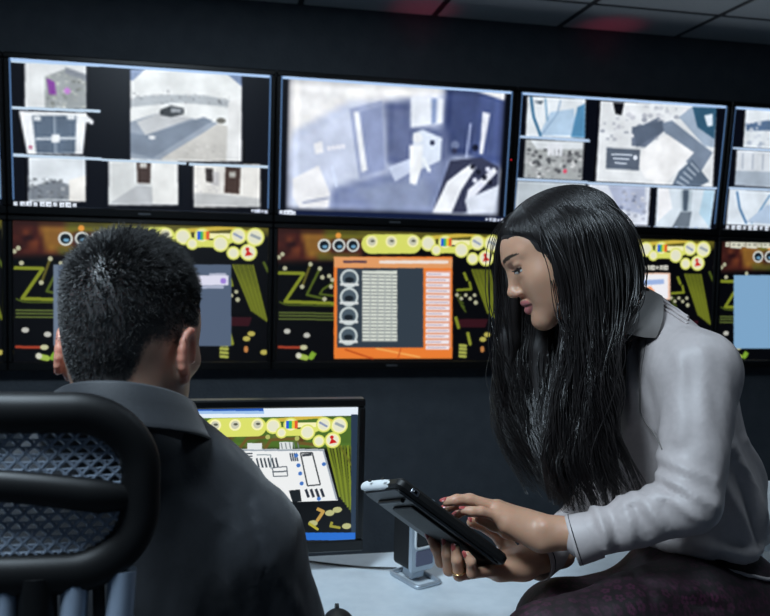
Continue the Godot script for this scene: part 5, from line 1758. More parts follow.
func build_woman() -> void:
	var rng := RandomNumberGenerator.new()
	rng.seed = 202
	var at_head := Transform3D(Basis(Vector3(-0.2362, 0.0875, 0.9678), Vector3(-0.3904, 0.9035, -0.1769), Vector3(-0.8898, -0.4196, -0.1792)), Vector3(0.5544, 1.3847, 2.2082))
	var t := thing("person", "woman with long dark hair in a pale blouse looking down at a tablet", "person", Vector3(0.74, DESK_Y, 2.27))
	var back := Transform3D(Basis.IDENTITY, -t.position)
	var base_skin := Color(0.56, 0.315, 0.205)
	var skin := Acc.new()
	# head and face
	var f := Field.new(Vector3(-0.09, -0.15, -0.115), Vector3(0.09, 0.14, 0.125), 0.0017)
	f.ball(Vector3(0, 0.018, -0.008), Vector3(0.070, 0.078, 0.093), 0.01)
	f.ball(Vector3(0, -0.025, 0.028), Vector3(0.056, 0.078, 0.056), 0.03)
	f.ball(Vector3(0, 0.026, 0.036), Vector3(0.056, 0.040, 0.052), 0.025)
	f.ball(Vector3(0, -0.094, 0.0735), Vector3(0.015, 0.014, 0.0145), 0.022)
	for s in [-1.0, 1.0]:
		f.bone(Vector3(s * 0.050, -0.045, 0.0), Vector3(s * 0.018, -0.094, 0.066), 0.014, 0.012, 0.03)
		f.ball(Vector3(s * 0.042, -0.026, 0.052), Vector3(0.02, 0.018, 0.020), 0.03)
		f.ball(Vector3(s * 0.028, -0.055, 0.048), Vector3(0.02, 0.026, 0.022), 0.035)
		f.ball(Vector3(s * 0.031, 0.001, 0.091), Vector3(0.016, 0.0095, 0.012), 0.010, true)
		f.ball(Vector3(s * 0.031, -0.001, 0.0705), Vector3(0.0125, 0.0125, 0.0125), 0.002)
		f.ball(Vector3(s * 0.031, 0.0068, 0.0715), Vector3(0.0165, 0.0078, 0.0138), 0.003)
		f.ball(Vector3(s * 0.031, -0.0125, 0.0712), Vector3(0.0155, 0.0055, 0.0115), 0.005)
		f.bone(Vector3(s * 0.011, 0.018, 0.0845), Vector3(s * 0.045, 0.021, 0.066), 0.0075, 0.006, 0.012)
		f.ball(Vector3(s * 0.0098, -0.0385, 0.0905), Vector3(0.0058, 0.0052, 0.0075), 0.006)
		# lips
		f.bone(Vector3(s * 0.003, -0.0565, 0.0895), Vector3(s * 0.0215, -0.0622, 0.0785), 0.0058, 0.0028, 0.004)
		f.bone(Vector3(0, -0.0705, 0.0875), Vector3(s * 0.019, -0.0655, 0.0785), 0.0062, 0.003, 0.004)
		f.bone(Vector3(0, -0.0632, 0.0965), Vector3(s * 0.019, -0.0635, 0.0845), 0.0022, 0.0012, 0.002, true)
		f.ball(Vector3(s * 0.0055, -0.0455, 0.0965), Vector3(0.003, 0.002, 0.0035), 0.002, true)
	f.bone(Vector3(0, 0.008, 0.0825), Vector3(0, -0.031, 0.0995), 0.0062, 0.0070, 0.014)
	f.ball(Vector3(0, -0.034, 0.0995), Vector3(0.0082, 0.0078, 0.0088), 0.007)
	f.bone(Vector3(0, -0.045, 0.087), Vector3(0, -0.053, 0.088), 0.004, 0.004, 0.006)
	f.bone(Vector3(0, -0.04, -0.03), Vector3(0, -0.16, -0.05), 0.05, 0.05, 0.02)
	var lip_c := Color(0.36, 0.125, 0.12)
	var dark := Color(0.012, 0.010, 0.010)
	var tint := func(p: Vector3) -> Color:
		var c := base_skin
		if p.z > 0.06 and absf(p.x) < 0.024:
			var ux := absf(p.x) / 0.024
			var top := -0.0515 - 0.010 * ux * ux - 0.0015 * (1.0 - minf(ux * 4.0, 1.0))
			var low := -0.0775 + 0.0125 * ux * ux
			if p.y < top and p.y > low and p.z > 0.0765:
				c = lip_c
				if absf(p.y + 0.0634) < 0.0016 and p.z < 0.0905:
					c = Color(0.09, 0.03, 0.03)
		# brows, lashes, eyes
		var ex := absf(p.x) - 0.031
		if p.z > 0.045:
			var brow_y := 0.0185 + 0.004 * sin((absf(p.x) - 0.01) / 0.042 * PI * 0.75)
			var thick := 0.0034 * (1.0 - smoothstep(0.030, 0.052, absf(p.x)) * 0.75)
			if absf(p.x) > 0.010 and absf(p.x) < 0.052 and absf(p.y - brow_y) < thick:
				c = dark.lerp(base_skin, 0.06)
			if ex < 0.0140 and ex > -0.0155 and p.z > 0.062:
				var arch := ex * ex / 0.0003
				var lash := -0.0006 - 0.0035 * arch
				var low := -0.0082 + 0.0035 * arch
				if absf(p.y - lash) < 0.0019:
					c = dark
				elif p.y < lash and p.y > low:
					c = Color(0.02, 0.012, 0.008) if absf(ex - 0.002) < 0.0062 else Color(0.55, 0.52, 0.50)
				elif absf(p.y - low) < 0.0009:
					c = Color(0.12, 0.07, 0.06)
		return c
	f.into(skin, back * at_head, tint)
	# body core under the blouse: neck, chest, both arms
	var core := Field.new(Vector3(0.30, 0.74, 1.94), Vector3(0.96, 1.36, 2.52), 0.012)
	core.bone(Vector3(0.6088, 1.3197, 2.2077), Vector3(0.7099, 1.2276, 2.2234), 0.05, 0.06, 0.02)
	core.ball(Vector3(0.7422, 1.0842, 2.2435), Vector3(0.08, 0.16, 0.1), 0.04)
	core.bone(Vector3(0.7162, 1.2122, 2.3687), Vector3(0.6706, 1.0236, 2.4370), 0.035, 0.032, 0.02)
	core.bone(Vector3(0.6706, 1.0236, 2.4370), Vector3(0.5347, 0.9563, 2.3826), 0.030, 0.025, 0.01)
	core.bone(Vector3(0.7507, 1.2058, 2.1052), Vector3(0.6952, 0.9156, 2.1110), 0.035, 0.032, 0.02)
	core.bone(Vector3(0.6952, 0.9156, 2.1110), Vector3(0.5269, 0.8901, 2.2674), 0.030, 0.025, 0.01)
	core.into(skin, back, func(_p: Vector3) -> Color: return base_skin)
	# left hand, palm down on the screen
	var nails := []
	var hl := Field.new(Vector3(0.4313, 0.9586, 2.3206) - Vector3(0.13, 0.07, 0.09), Vector3(0.4878, 0.9708, 2.3416) + Vector3(0.10, 0.07, 0.09), 0.0024)
	hl.bone(Vector3(0.5543, 0.9629, 2.3913), Vector3(0.4916, 0.9569, 2.3606), 0.029, 0.0235, 0.01)
	hl.bone(Vector3(0.4916, 0.9569, 2.3606), Vector3(0.4605, 0.9627, 2.3416), 0.0235, 0.020, 0.012)
	hl.ball(Vector3(0.4742, 0.9689, 2.3666), Vector3(0.010, 0.010, 0.010), 0.014)
	for q in [[Vector3(0.4173, 0.9860, 2.3213), 0.0115], [Vector3(0.4255, 0.9816, 2.3028), 0.0115], [Vector3(0.4344, 0.9733, 2.2877), 0.0115], [Vector3(0.4128, 0.9794, 2.3392), 0.0105]]:
		hl.bone(Vector3(0.4725, 0.9584, 2.3443), q[0], 0.0175, q[1], 0.014)
	hl.bone(Vector3(0.4728, 0.9454, 2.3605), Vector3(0.4271, 0.9668, 2.3448), 0.017, 0.014, 0.014)
	var up_l := Vector3(0.2153, 0.9595, 0.0895)
	finger(hl, [Vector3(0.4173, 0.9860, 2.3213), Vector3(0.3768, 0.9978, 2.3113), Vector3(0.3563, 0.9975, 2.3103), Vector3(0.3393, 0.9947, 2.3090)], 0.0088, nails, up_l)
	finger(hl, [Vector3(0.4255, 0.9816, 2.3028), Vector3(0.3866, 0.9891, 2.2914), Vector3(0.3643, 0.9848, 2.2901), Vector3(0.3467, 0.9791, 2.2900)], 0.0088, nails, up_l)
	finger(hl, [Vector3(0.4344, 0.9733, 2.2877), Vector3(0.4028, 0.9765, 2.2729), Vector3(0.3835, 0.9703, 2.2714), Vector3(0.3684, 0.9617, 2.2729)], 0.0086, nails, up_l)
	finger(hl, [Vector3(0.4128, 0.9794, 2.3392), Vector3(0.3859, 0.9872, 2.3383), Vector3(0.3723, 0.9872, 2.3366), Vector3(0.3608, 0.9881, 2.3332)], 0.0076, nails, up_l)
	hl.chain([Vector3(0.4704, 0.9443, 2.3345), Vector3(0.4437, 0.9437, 2.3015), Vector3(0.4281, 0.9468, 2.2798), Vector3(0.4077, 0.9527, 2.2702)], [0.018, 0.0125, 0.0105, 0.0085], 0.008)
	hl.into(skin, back, func(_p: Vector3) -> Color: return base_skin)
	# right hand, palm up under the tablet, thumb over its far edge
	var hr := Field.new(Vector3(0.3851, 0.8961, 2.2945) - Vector3(0.10, 0.08, 0.11), Vector3(0.5003, 0.9071, 2.2968) + Vector3(0.07, 0.08, 0.11), 0.0024)
	hr.bone(Vector3(0.5523, 0.8869, 2.2574), Vector3(0.4737, 0.8878, 2.2976), 0.027, 0.0225, 0.01)
	for q in [Vector3(0.4200, 0.8875, 2.3225), Vector3(0.4153, 0.8819, 2.3035), Vector3(0.4119, 0.8796, 2.2845), Vector3(0.4081, 0.8807, 2.2653)]:
		hr.bone(Vector3(0.4737, 0.8878, 2.2976), q, 0.020, 0.0115, 0.014)
	hr.bone(Vector3(0.4628, 0.8846, 2.3089), Vector3(0.4263, 0.8826, 2.3190), 0.016, 0.012, 0.014)
	var up_r := Vector3(-0.8631, -0.0791, 0.4937)
	finger(hr, [Vector3(0.4200, 0.8875, 2.3225), Vector3(0.3714, 0.8970, 2.3479), Vector3(0.3673, 0.9164, 2.3541), Vector3(0.3620, 0.9259, 2.3504)], 0.0078, nails, up_r)
	finger(hr, [Vector3(0.4153, 0.8819, 2.3035), Vector3(0.3573, 0.8870, 2.3282), Vector3(0.3512, 0.9134, 2.3356), Vector3(0.3494, 0.9292, 2.3323)], 0.0088, nails, up_r)
	finger(hr, [Vector3(0.4119, 0.8796, 2.2845), Vector3(0.3482, 0.8862, 2.3049), Vector3(0.3419, 0.9148, 2.3132), Vector3(0.3413, 0.9287, 2.3082)], 0.0088, nails, up_r)
	finger(hr, [Vector3(0.4081, 0.8807, 2.2653), Vector3(0.3432, 0.8883, 2.2762), Vector3(0.3332, 0.9130, 2.2809), Vector3(0.3253, 0.9280, 2.2723)], 0.0086, nails, up_r)
	hr.chain([Vector3(0.4652, 0.8880, 2.2754), Vector3(0.4585, 0.9057, 2.2454), Vector3(0.4341, 0.9274, 2.2392), Vector3(0.4035, 0.9382, 2.2426)], [0.018, 0.0125, 0.0108, 0.0088], 0.008)
	nails.append([Vector3(0.4341, 0.9274, 2.2392), Vector3(0.4035, 0.9382, 2.2426), Vector3(-0.0888, 0.9213, 0.3367), 0.0095])
	hr.into(skin, back, func(_p: Vector3) -> Color: return base_skin)
	var body := part("body", skin.mesh(), M.skin, t)
	# eyelashes
	for s in [-1.0, 1.0]:
		var la := Acc.new()
		for k in 15:
			var ex := lerpf(-0.012, 0.014, k / 14.0)
			var root := Vector3(s * (0.031 + ex), -0.0010 - 0.0035 * ex * ex / 0.0003, 0.0715 + sqrt(maxf(0.0, 1.0 - ex * ex / 0.000272)) * 0.0125)
			var dir := Vector3(s * (ex * 28.0 + 0.15), -0.12, 1.0).normalized()
			la.tube(PackedVector3Array([back * at_head * root, back * at_head * (root + dir * 0.004 + Vector3(0, -0.0005, 0)), back * at_head * (root + dir * 0.0075 + Vector3(0, 0.0012, 0))]), PackedFloat32Array([0.00045, 0.00035, 0.0001]), 4)
		part("eyelashes", la.mesh(), M.lash, body)
	# painted nails
	for q in nails:
		var dir: Vector3 = (q[1] - q[0]).normalized()
		var up: Vector3 = (q[2] - dir * dir.dot(q[2])).normalized()
		var side := dir.cross(up)
		var r: float = q[3]
		var na := Acc.new()
		var rows := []
		for k in 7:
			var u := k / 6.0
			var row := []
			for j in 7:
				var v := (j / 6.0 - 0.5) * 2.0
				var wdt := r * 0.6 * sqrt(maxf(0.05, 1.0 - pow(absf(u * 2.0 - 1.0), 4.0)))
				row.append(back * (q[1] + dir * (lerpf(-0.25, 1.1, u) * r) + side * v * wdt + up * r * (0.86 - 0.3 * v * v - 0.22 * u * u)))
			rows.append(row)
		na.sheet(rows)
		na.smooth()
		part("fingernail", na.mesh(), M.nail, body)
	# ring on the right hand
	var rg := Acc.new()
	var rc := Vector3(0.3558, 0.8942, 2.3305)
	var rdir := (Vector3(0.3512, 0.9134, 2.3356) - Vector3(0.3573, 0.8870, 2.3282)).normalized()
	var ra := rdir.cross(Vector3.UP).normalized()
	var rb := rdir.cross(ra)
	var rp := PackedVector3Array()
	for k in 20:
		rp.append(back * (rc + (ra * cos(TAU * k / 20) + rb * sin(TAU * k / 20)) * 0.0100))
	rg.tube(rp, PackedFloat32Array([0.0011]), 8, Color.WHITE, true)
	part("ring", rg.mesh(), M.ring, body)
	woman_clothes(t, back)
	woman_hair(t, back, at_head, rng)


# the point of a mesh that lies nearest to p sideways, on the side that faces +z
func settle(acc: Acc, p: Vector3) -> Vector3:
	var deep := Vector3(-0.1987, 0.0575, 0.9784)
	var side := p - deep * p.dot(deep)
	var best := p
	var least := 1e9
	for q in acc.v:
		var e := (q - deep * q.dot(deep) - side).length() - 0.05 * q.dot(deep)
		if e < least:
			least = e
			best = q
	return side + deep * best.dot(deep)


func woman_clothes(t: Node3D, back: Transform3D) -> void:
	# blouse: trunk, shoulders and sleeves
	var bl := Field.new(Vector3(0.36, 0.74, 1.86), Vector3(1.04, 1.34, 2.60), 0.005)
	var lean := Basis(Vector3(-0.1987, 0.0575, 0.9784), 0.12)
	bl.ball(Vector3(0.7394, 1.1258, 2.2354), Vector3(0.110, 0.15, 0.145), 0.05, false, lean)
	bl.ball(Vector3(0.7852, 0.9661, 2.2592), Vector3(0.108, 0.15, 0.140), 0.06, false, lean)
	bl.ball(Vector3(0.8076, 0.8532, 2.2857), Vector3(0.125, 0.075, 0.165), 0.05)
	bl.bone(Vector3(0.7119, 1.2674, 2.2266), Vector3(0.7175, 1.2063, 2.3591), 0.042, 0.056, 0.03)
	bl.bone(Vector3(0.7172, 1.2659, 2.2073), Vector3(0.7602, 1.2071, 2.1173), 0.042, 0.056, 0.03)
	# near sleeve
	bl.bone(Vector3(0.7224, 1.2016, 2.3706), Vector3(0.6706, 1.0236, 2.4370), 0.058, 0.045, 0.03)
	bl.bone(Vector3(0.6666, 1.0197, 2.4384), Vector3(0.5338, 0.9570, 2.3845), 0.043, 0.033, 0.02)
	# far sleeve
	bl.bone(Vector3(0.7581, 1.2022, 2.1069), Vector3(0.6987, 0.9250, 2.1112), 0.056, 0.044, 0.03)
	bl.bone(Vector3(0.6987, 0.9250, 2.1112), Vector3(0.5220, 0.8900, 2.2664), 0.042, 0.031, 0.02)
	# folds: at the elbow, from the armpit, down the back, near the cuff
	var folds := [
		[Vector3(0.6168, 1.0877, 2.4631), Vector3(0.6832, 1.0612, 2.4782), 0.009, 0.004],
		[Vector3(0.6115, 1.0623, 2.4636), Vector3(0.6781, 1.0287, 2.4790), 0.008, 0.004],
		[Vector3(0.6173, 1.0386, 2.4661), Vector3(0.6673, 1.0046, 2.4783), 0.008, 0.004],
		[Vector3(0.5993, 1.0508, 2.4617), Vector3(0.6391, 1.0435, 2.4805), 0.008, -0.004],
		[Vector3(0.5870, 1.0337, 2.4603), Vector3(0.6178, 0.9881, 2.4692), 0.008, 0.004],
		[Vector3(0.5784, 1.0263, 2.4487), Vector3(0.5983, 0.9800, 2.4555), 0.008, -0.003],
		[Vector3(0.5377, 1.0077, 2.4211), Vector3(0.5496, 0.9547, 2.4266), 0.006, 0.006],
		[Vector3(0.5532, 1.0124, 2.4240), Vector3(0.5637, 0.9550, 2.4295), 0.006, -0.004],
		[Vector3(0.5722, 1.0202, 2.4376), Vector3(0.5813, 0.9633, 2.4428), 0.006, 0.003],
		[Vector3(0.6529, 1.2676, 2.3884), Vector3(0.6246, 1.1143, 2.4427), 0.009, 0.006],
		[Vector3(0.6708, 1.2615, 2.4026), Vector3(0.6470, 1.1148, 2.4472), 0.010, 0.003],
		[Vector3(0.6971, 1.2411, 2.4193), Vector3(0.6780, 1.1012, 2.4543), 0.012, 0.002],
		[Vector3(0.6677, 1.2883, 2.3390), Vector3(0.6342, 1.2374, 2.3863), 0.004, -0.004],
		[Vector3(0.6342, 1.2374, 2.3863), Vector3(0.6322, 1.1077, 2.4140), 0.005, -0.006],
		[Vector3(0.7734, 1.0850, 2.3827), Vector3(0.8425, 0.9535, 2.3840), 0.010, 0.009],
		[Vector3(0.8185, 1.0893, 2.3507), Vector3(0.8846, 0.9894, 2.3496), 0.009, 0.007],
		[Vector3(0.7464, 1.0557, 2.3993), Vector3(0.8043, 0.9206, 2.4191), 0.010, 0.007],
		[Vector3(0.7764, 1.0660, 2.3946), Vector3(0.8167, 0.9401, 2.4102), 0.007, -0.005],
		[Vector3(0.6378, 1.2317, 2.3363), Vector3(0.6307, 1.0297, 2.3467), 0.012, 0.006],
		[Vector3(0.6142, 1.1974, 2.3131), Vector3(0.6021, 1.0106, 2.3318), 0.012, 0.006],
		[Vector3(0.6311, 1.2135, 2.3156), Vector3(0.6206, 1.0110, 2.3355), 0.008, -0.004],
		[Vector3(0.6973, 0.9472, 2.4264), Vector3(0.8268, 0.9121, 2.4241), 0.012, 0.009],
		[Vector3(0.6257, 0.9287, 2.3823), Vector3(0.7326, 0.9265, 2.4246), 0.012, 0.006],
	]
	bl.shave(Vector3(0.7035, 0.9095, 2.4197), Vector3(0.12, -1, 0.0).normalized())
	var fold := FastNoiseLite.new()
	fold.seed = 18
	fold.frequency = 12.0
	fold.fractal_octaves = 2
	var sa := Acc.new()
	bl.into(sa, back, plain_tint, func(p: Vector3, _n: Vector3) -> float: return fold.get_noise_3d(p.x * 1.8 + p.y * 0.5, p.y * 0.55, p.z * 1.2) * 0.0035 + 1.5 * creases(p, folds))
	var blouse := part("blouse", sa.mesh(), M.blouse, t)
	# stitched hem along the lower edge at the hip
	var line := PackedVector3Array()
	for k in 17:
		line.append(settle(sa, back * Vector3(0.7064, 0.9125, 2.4201).lerp(Vector3(0.8785, 0.8732, 2.4165), k / 16.0)) + Vector3(-0.0004, 0.0001, 0.0020))
	var hem := Acc.new()
	hem.tube(line, PackedFloat32Array([0.0030]), 8)
	part("hem", hem.mesh(), M.blouse, blouse)
	# sleeve seam over the shoulder and down the armhole
	var seam_line := PackedVector3Array()
	for q in spline([Vector3(0.7023, 1.2997, 2.3147), Vector3(0.6739, 1.2823, 2.3406), Vector3(0.6477, 1.2430, 2.3683), Vector3(0.6324, 1.1867, 2.3992), Vector3(0.6320, 1.1296, 2.4127), Vector3(0.6367, 1.0931, 2.4158)], 30):
		seam_line.append(settle(sa, back * q))
	for pass_ in 3:
		for k in range(1, seam_line.size() - 1):
			seam_line[k] = seam_line[k] * 0.5 + (seam_line[k - 1] + seam_line[k + 1]) * 0.25
	var seam := Acc.new()
	seam.tube(seam_line, PackedFloat32Array([0.0011]), 6)
	part("sleeve_seam", seam.mesh(), M.collar, blouse)
	# pleats on the shoulder, lying on the cloth
	for q in [[Vector3(0.6974, 1.3017, 2.2932), Vector3(0.7084, 1.2747, 2.3788)], [Vector3(0.7053, 1.3067, 2.2945), Vector3(0.7158, 1.2809, 2.3799)], [Vector3(0.7132, 1.3101, 2.2959), Vector3(0.7232, 1.2856, 2.3811)]]:
		var ridge := PackedVector3Array()
		for k in 9:
			ridge.append(settle(sa, back * q[0].lerp(q[1], k / 8.0)) + Vector3(0, 0.001, 0))
		var pl := Acc.new()
		pl.tube(ridge, PackedFloat32Array([0.0024]), 8)
		part("shoulder_pleat", pl.mesh(), M.blouse, blouse)
	# collar: stand round the neck and the near wing lying on the shoulder
	var wing := Acc.new()
	var a := [Vector3(0.6855, 1.3253, 2.2362), Vector3(0.6967, 1.3208, 2.2459), Vector3(0.7062, 1.3165, 2.2583), Vector3(0.7123, 1.3121, 2.2700)]
	var b := [Vector3(0.6128, 1.2596, 2.3173), Vector3(0.6294, 1.2541, 2.3251), Vector3(0.6483, 1.2508, 2.3312), Vector3(0.6652, 1.2504, 2.3346)]
	var m := [Vector3(0.6395, 1.2958, 2.2869), Vector3(0.6524, 1.2905, 2.3021), Vector3(0.6666, 1.2848, 2.3114), Vector3(0.6827, 1.2806, 2.3170)]
	var rows := []
	for q in 9:
		var u := q / 8.0
		var row := []
		for j in 4:
			row.append(back * (a[j].lerp(m[j], u).lerp(m[j].lerp(b[j], u), u) + Vector3(-0.1987, 0.0575, 0.9784) * 0.012 * sin(u * PI)))
		rows.append(row)
	wing.sheet(rows)
	var under := []
	for row in rows:
		var r2 := []
		for p in row:
			r2.append(p - Vector3(-0.1987, 0.0575, 0.9784) * 0.004)
		r2.reverse()
		under.append(r2)
	wing.sheet(under)
	wing.smooth()
	part("collar_wing", wing.mesh(), M.collar, blouse)
	var band := Acc.new()
	var neck := Transform3D(Basis(Quaternion(Vector3.UP, (Vector3(0.6088, 1.3197, 2.2077) - Vector3(0.7099, 1.2276, 2.2234)).normalized())), Vector3(0.6794, 1.2733, 2.2176))
	rows = []
	for q in [[0.058, -0.02], [0.056, 0.012], [0.059, 0.014], [0.066, -0.012]]:
		var row := []
		for k in 33:
			var an := TAU * k / 32.0
			row.append(back * neck * Vector3(cos(an) * q[0], q[1], sin(an) * q[0]))
		rows.append(row)
	band.sheet(rows)
	band.smooth()
	part("collar_band", band.mesh(), M.collar, blouse)
	# cuffs
	for q in [[Vector3(0.5518, 0.9625, 2.3898), Vector3(0.5170, 0.9496, 2.3764), 0.0345, 0.0375], [Vector3(0.5478, 0.8949, 2.2509), Vector3(0.4949, 0.8874, 2.2866), 0.032, 0.035]]:
		var cu := Acc.new()
		var ax: Vector3 = (q[1] - q[0]).normalized()
		var n1 := ax.cross(Vector3.UP).normalized()
		var n2 := ax.cross(n1)
		rows = []
		for w in [[0.0, q[2]], [0.5, (q[2] + q[3]) * 0.5 + 0.0005], [0.93, q[3]], [1.0, q[3] - 0.0006], [1.0, q[3] - 0.003], [0.3, q[2] - 0.003]]:
			var row := []
			for k in 36:
				var an := -TAU * k / 36.0
				var r: float = w[1] * (1.0 + 0.02 * sin(an * 3.0 + 1.0) * w[0])
				row.append(back * (q[0].lerp(q[1], w[0]) + (n1 * cos(an) + n2 * sin(an)) * r))
			rows.append(row)
		cu.sheet(rows, true)
		cu.smooth()
		part("cuff", cu.mesh(), M.blouse, blouse)
		var st := Acc.new()
		var ring := PackedVector3Array()
		for k in 36:
			var an := TAU * k / 36.0
			ring.append(back * (q[0].lerp(q[1], 0.86) + (n1 * cos(an) + n2 * sin(an)) * (lerpf(q[2], q[3], 0.86) + 0.0003)))
		st.tube(ring, PackedFloat32Array([0.0008]), 6, Color.WHITE, true)
		part("cuff_seam", st.mesh(), M.stitch, blouse)
	# trousers: hips on the desk, thighs forward over its edge, shins hanging
	var tr := Field.new(Vector3(0.20, 0.18, 2.0), Vector3(1.05, 0.98, 2.72), 0.007)
	tr.ball(Vector3(0.8029, 0.7912, 2.3088), Vector3(0.15, 0.085, 0.17), 0.03)
	tr.ball(Vector3(0.7994, 0.8341, 2.2882), Vector3(0.112, 0.08, 0.148), 0.03)
	tr.bone(Vector3(0.7126, 0.8248, 2.3856), Vector3(0.4557, 0.8111, 2.4569), 0.088, 0.074, 0.04)
	tr.bone(Vector3(0.8071, 0.7681, 2.2242), Vector3(0.5443, 0.7749, 2.2930), 0.084, 0.070, 0.04)
	var knees := [Vector3(0.4557, 0.8111, 2.4569), Vector3(0.5443, 0.7749, 2.2930)]
	for k in 2:
		var knee: Vector3 = knees[k]
		var far_knee := Vector3(knee.x - 0.03, maxf(knee.y - 0.03, 0.79), 2.50 + 0.04 * k)
		tr.bone(knee, far_knee, 0.071, 0.062, 0.03)
		tr.bone(far_knee, Vector3(far_knee.x - 0.02, 0.36, 2.56), 0.060, 0.043, 0.02)
		var sf := Field.new(Vector3(far_knee.x - 0.25, 0.20, 2.40), Vector3(far_knee.x + 0.12, 0.42, 2.72), 0.01)
		var ank := Vector3(far_knee.x - 0.02, 0.32, 2.56)
		sf.bone(ank + Vector3(0.02, -0.03, 0), ank + Vector3(-0.14, -0.07, 0.03), 0.04, 0.028, 0.02)
		var shoe := Acc.new()
		sf.into(shoe, back, plain_tint)
		part("shoe", shoe.mesh(), M.shoe, t)
	var leg_folds := [
		[Vector3(0.5203, 0.9072, 2.4644), Vector3(0.6629, 0.8950, 2.4838), 0.010, 0.005],
		[Vector3(0.5410, 0.8882, 2.4697), Vector3(0.6699, 0.8868, 2.4857), 0.008, 0.005],
		[Vector3(0.5953, 0.9096, 2.4386), Vector3(0.7088, 0.8833, 2.4632), 0.008, 0.005],
		[Vector3(0.6096, 0.8984, 2.4421), Vector3(0.7231, 0.8664, 2.4671), 0.006, -0.005],
		[Vector3(0.4739, 0.9077, 2.4345), Vector3(0.4845, 0.8819, 2.4790), 0.010, 0.003],
		[Vector3(0.6038, 0.9236, 2.3986), Vector3(0.5993, 0.8893, 2.4610), 0.008, -0.006],
	]
	var ta := Acc.new()
	tr.into(ta, back, plain_tint, func(p: Vector3, _n: Vector3) -> float: return creases(p, leg_folds))
	part("trousers", ta.mesh(), M.trousers, t)
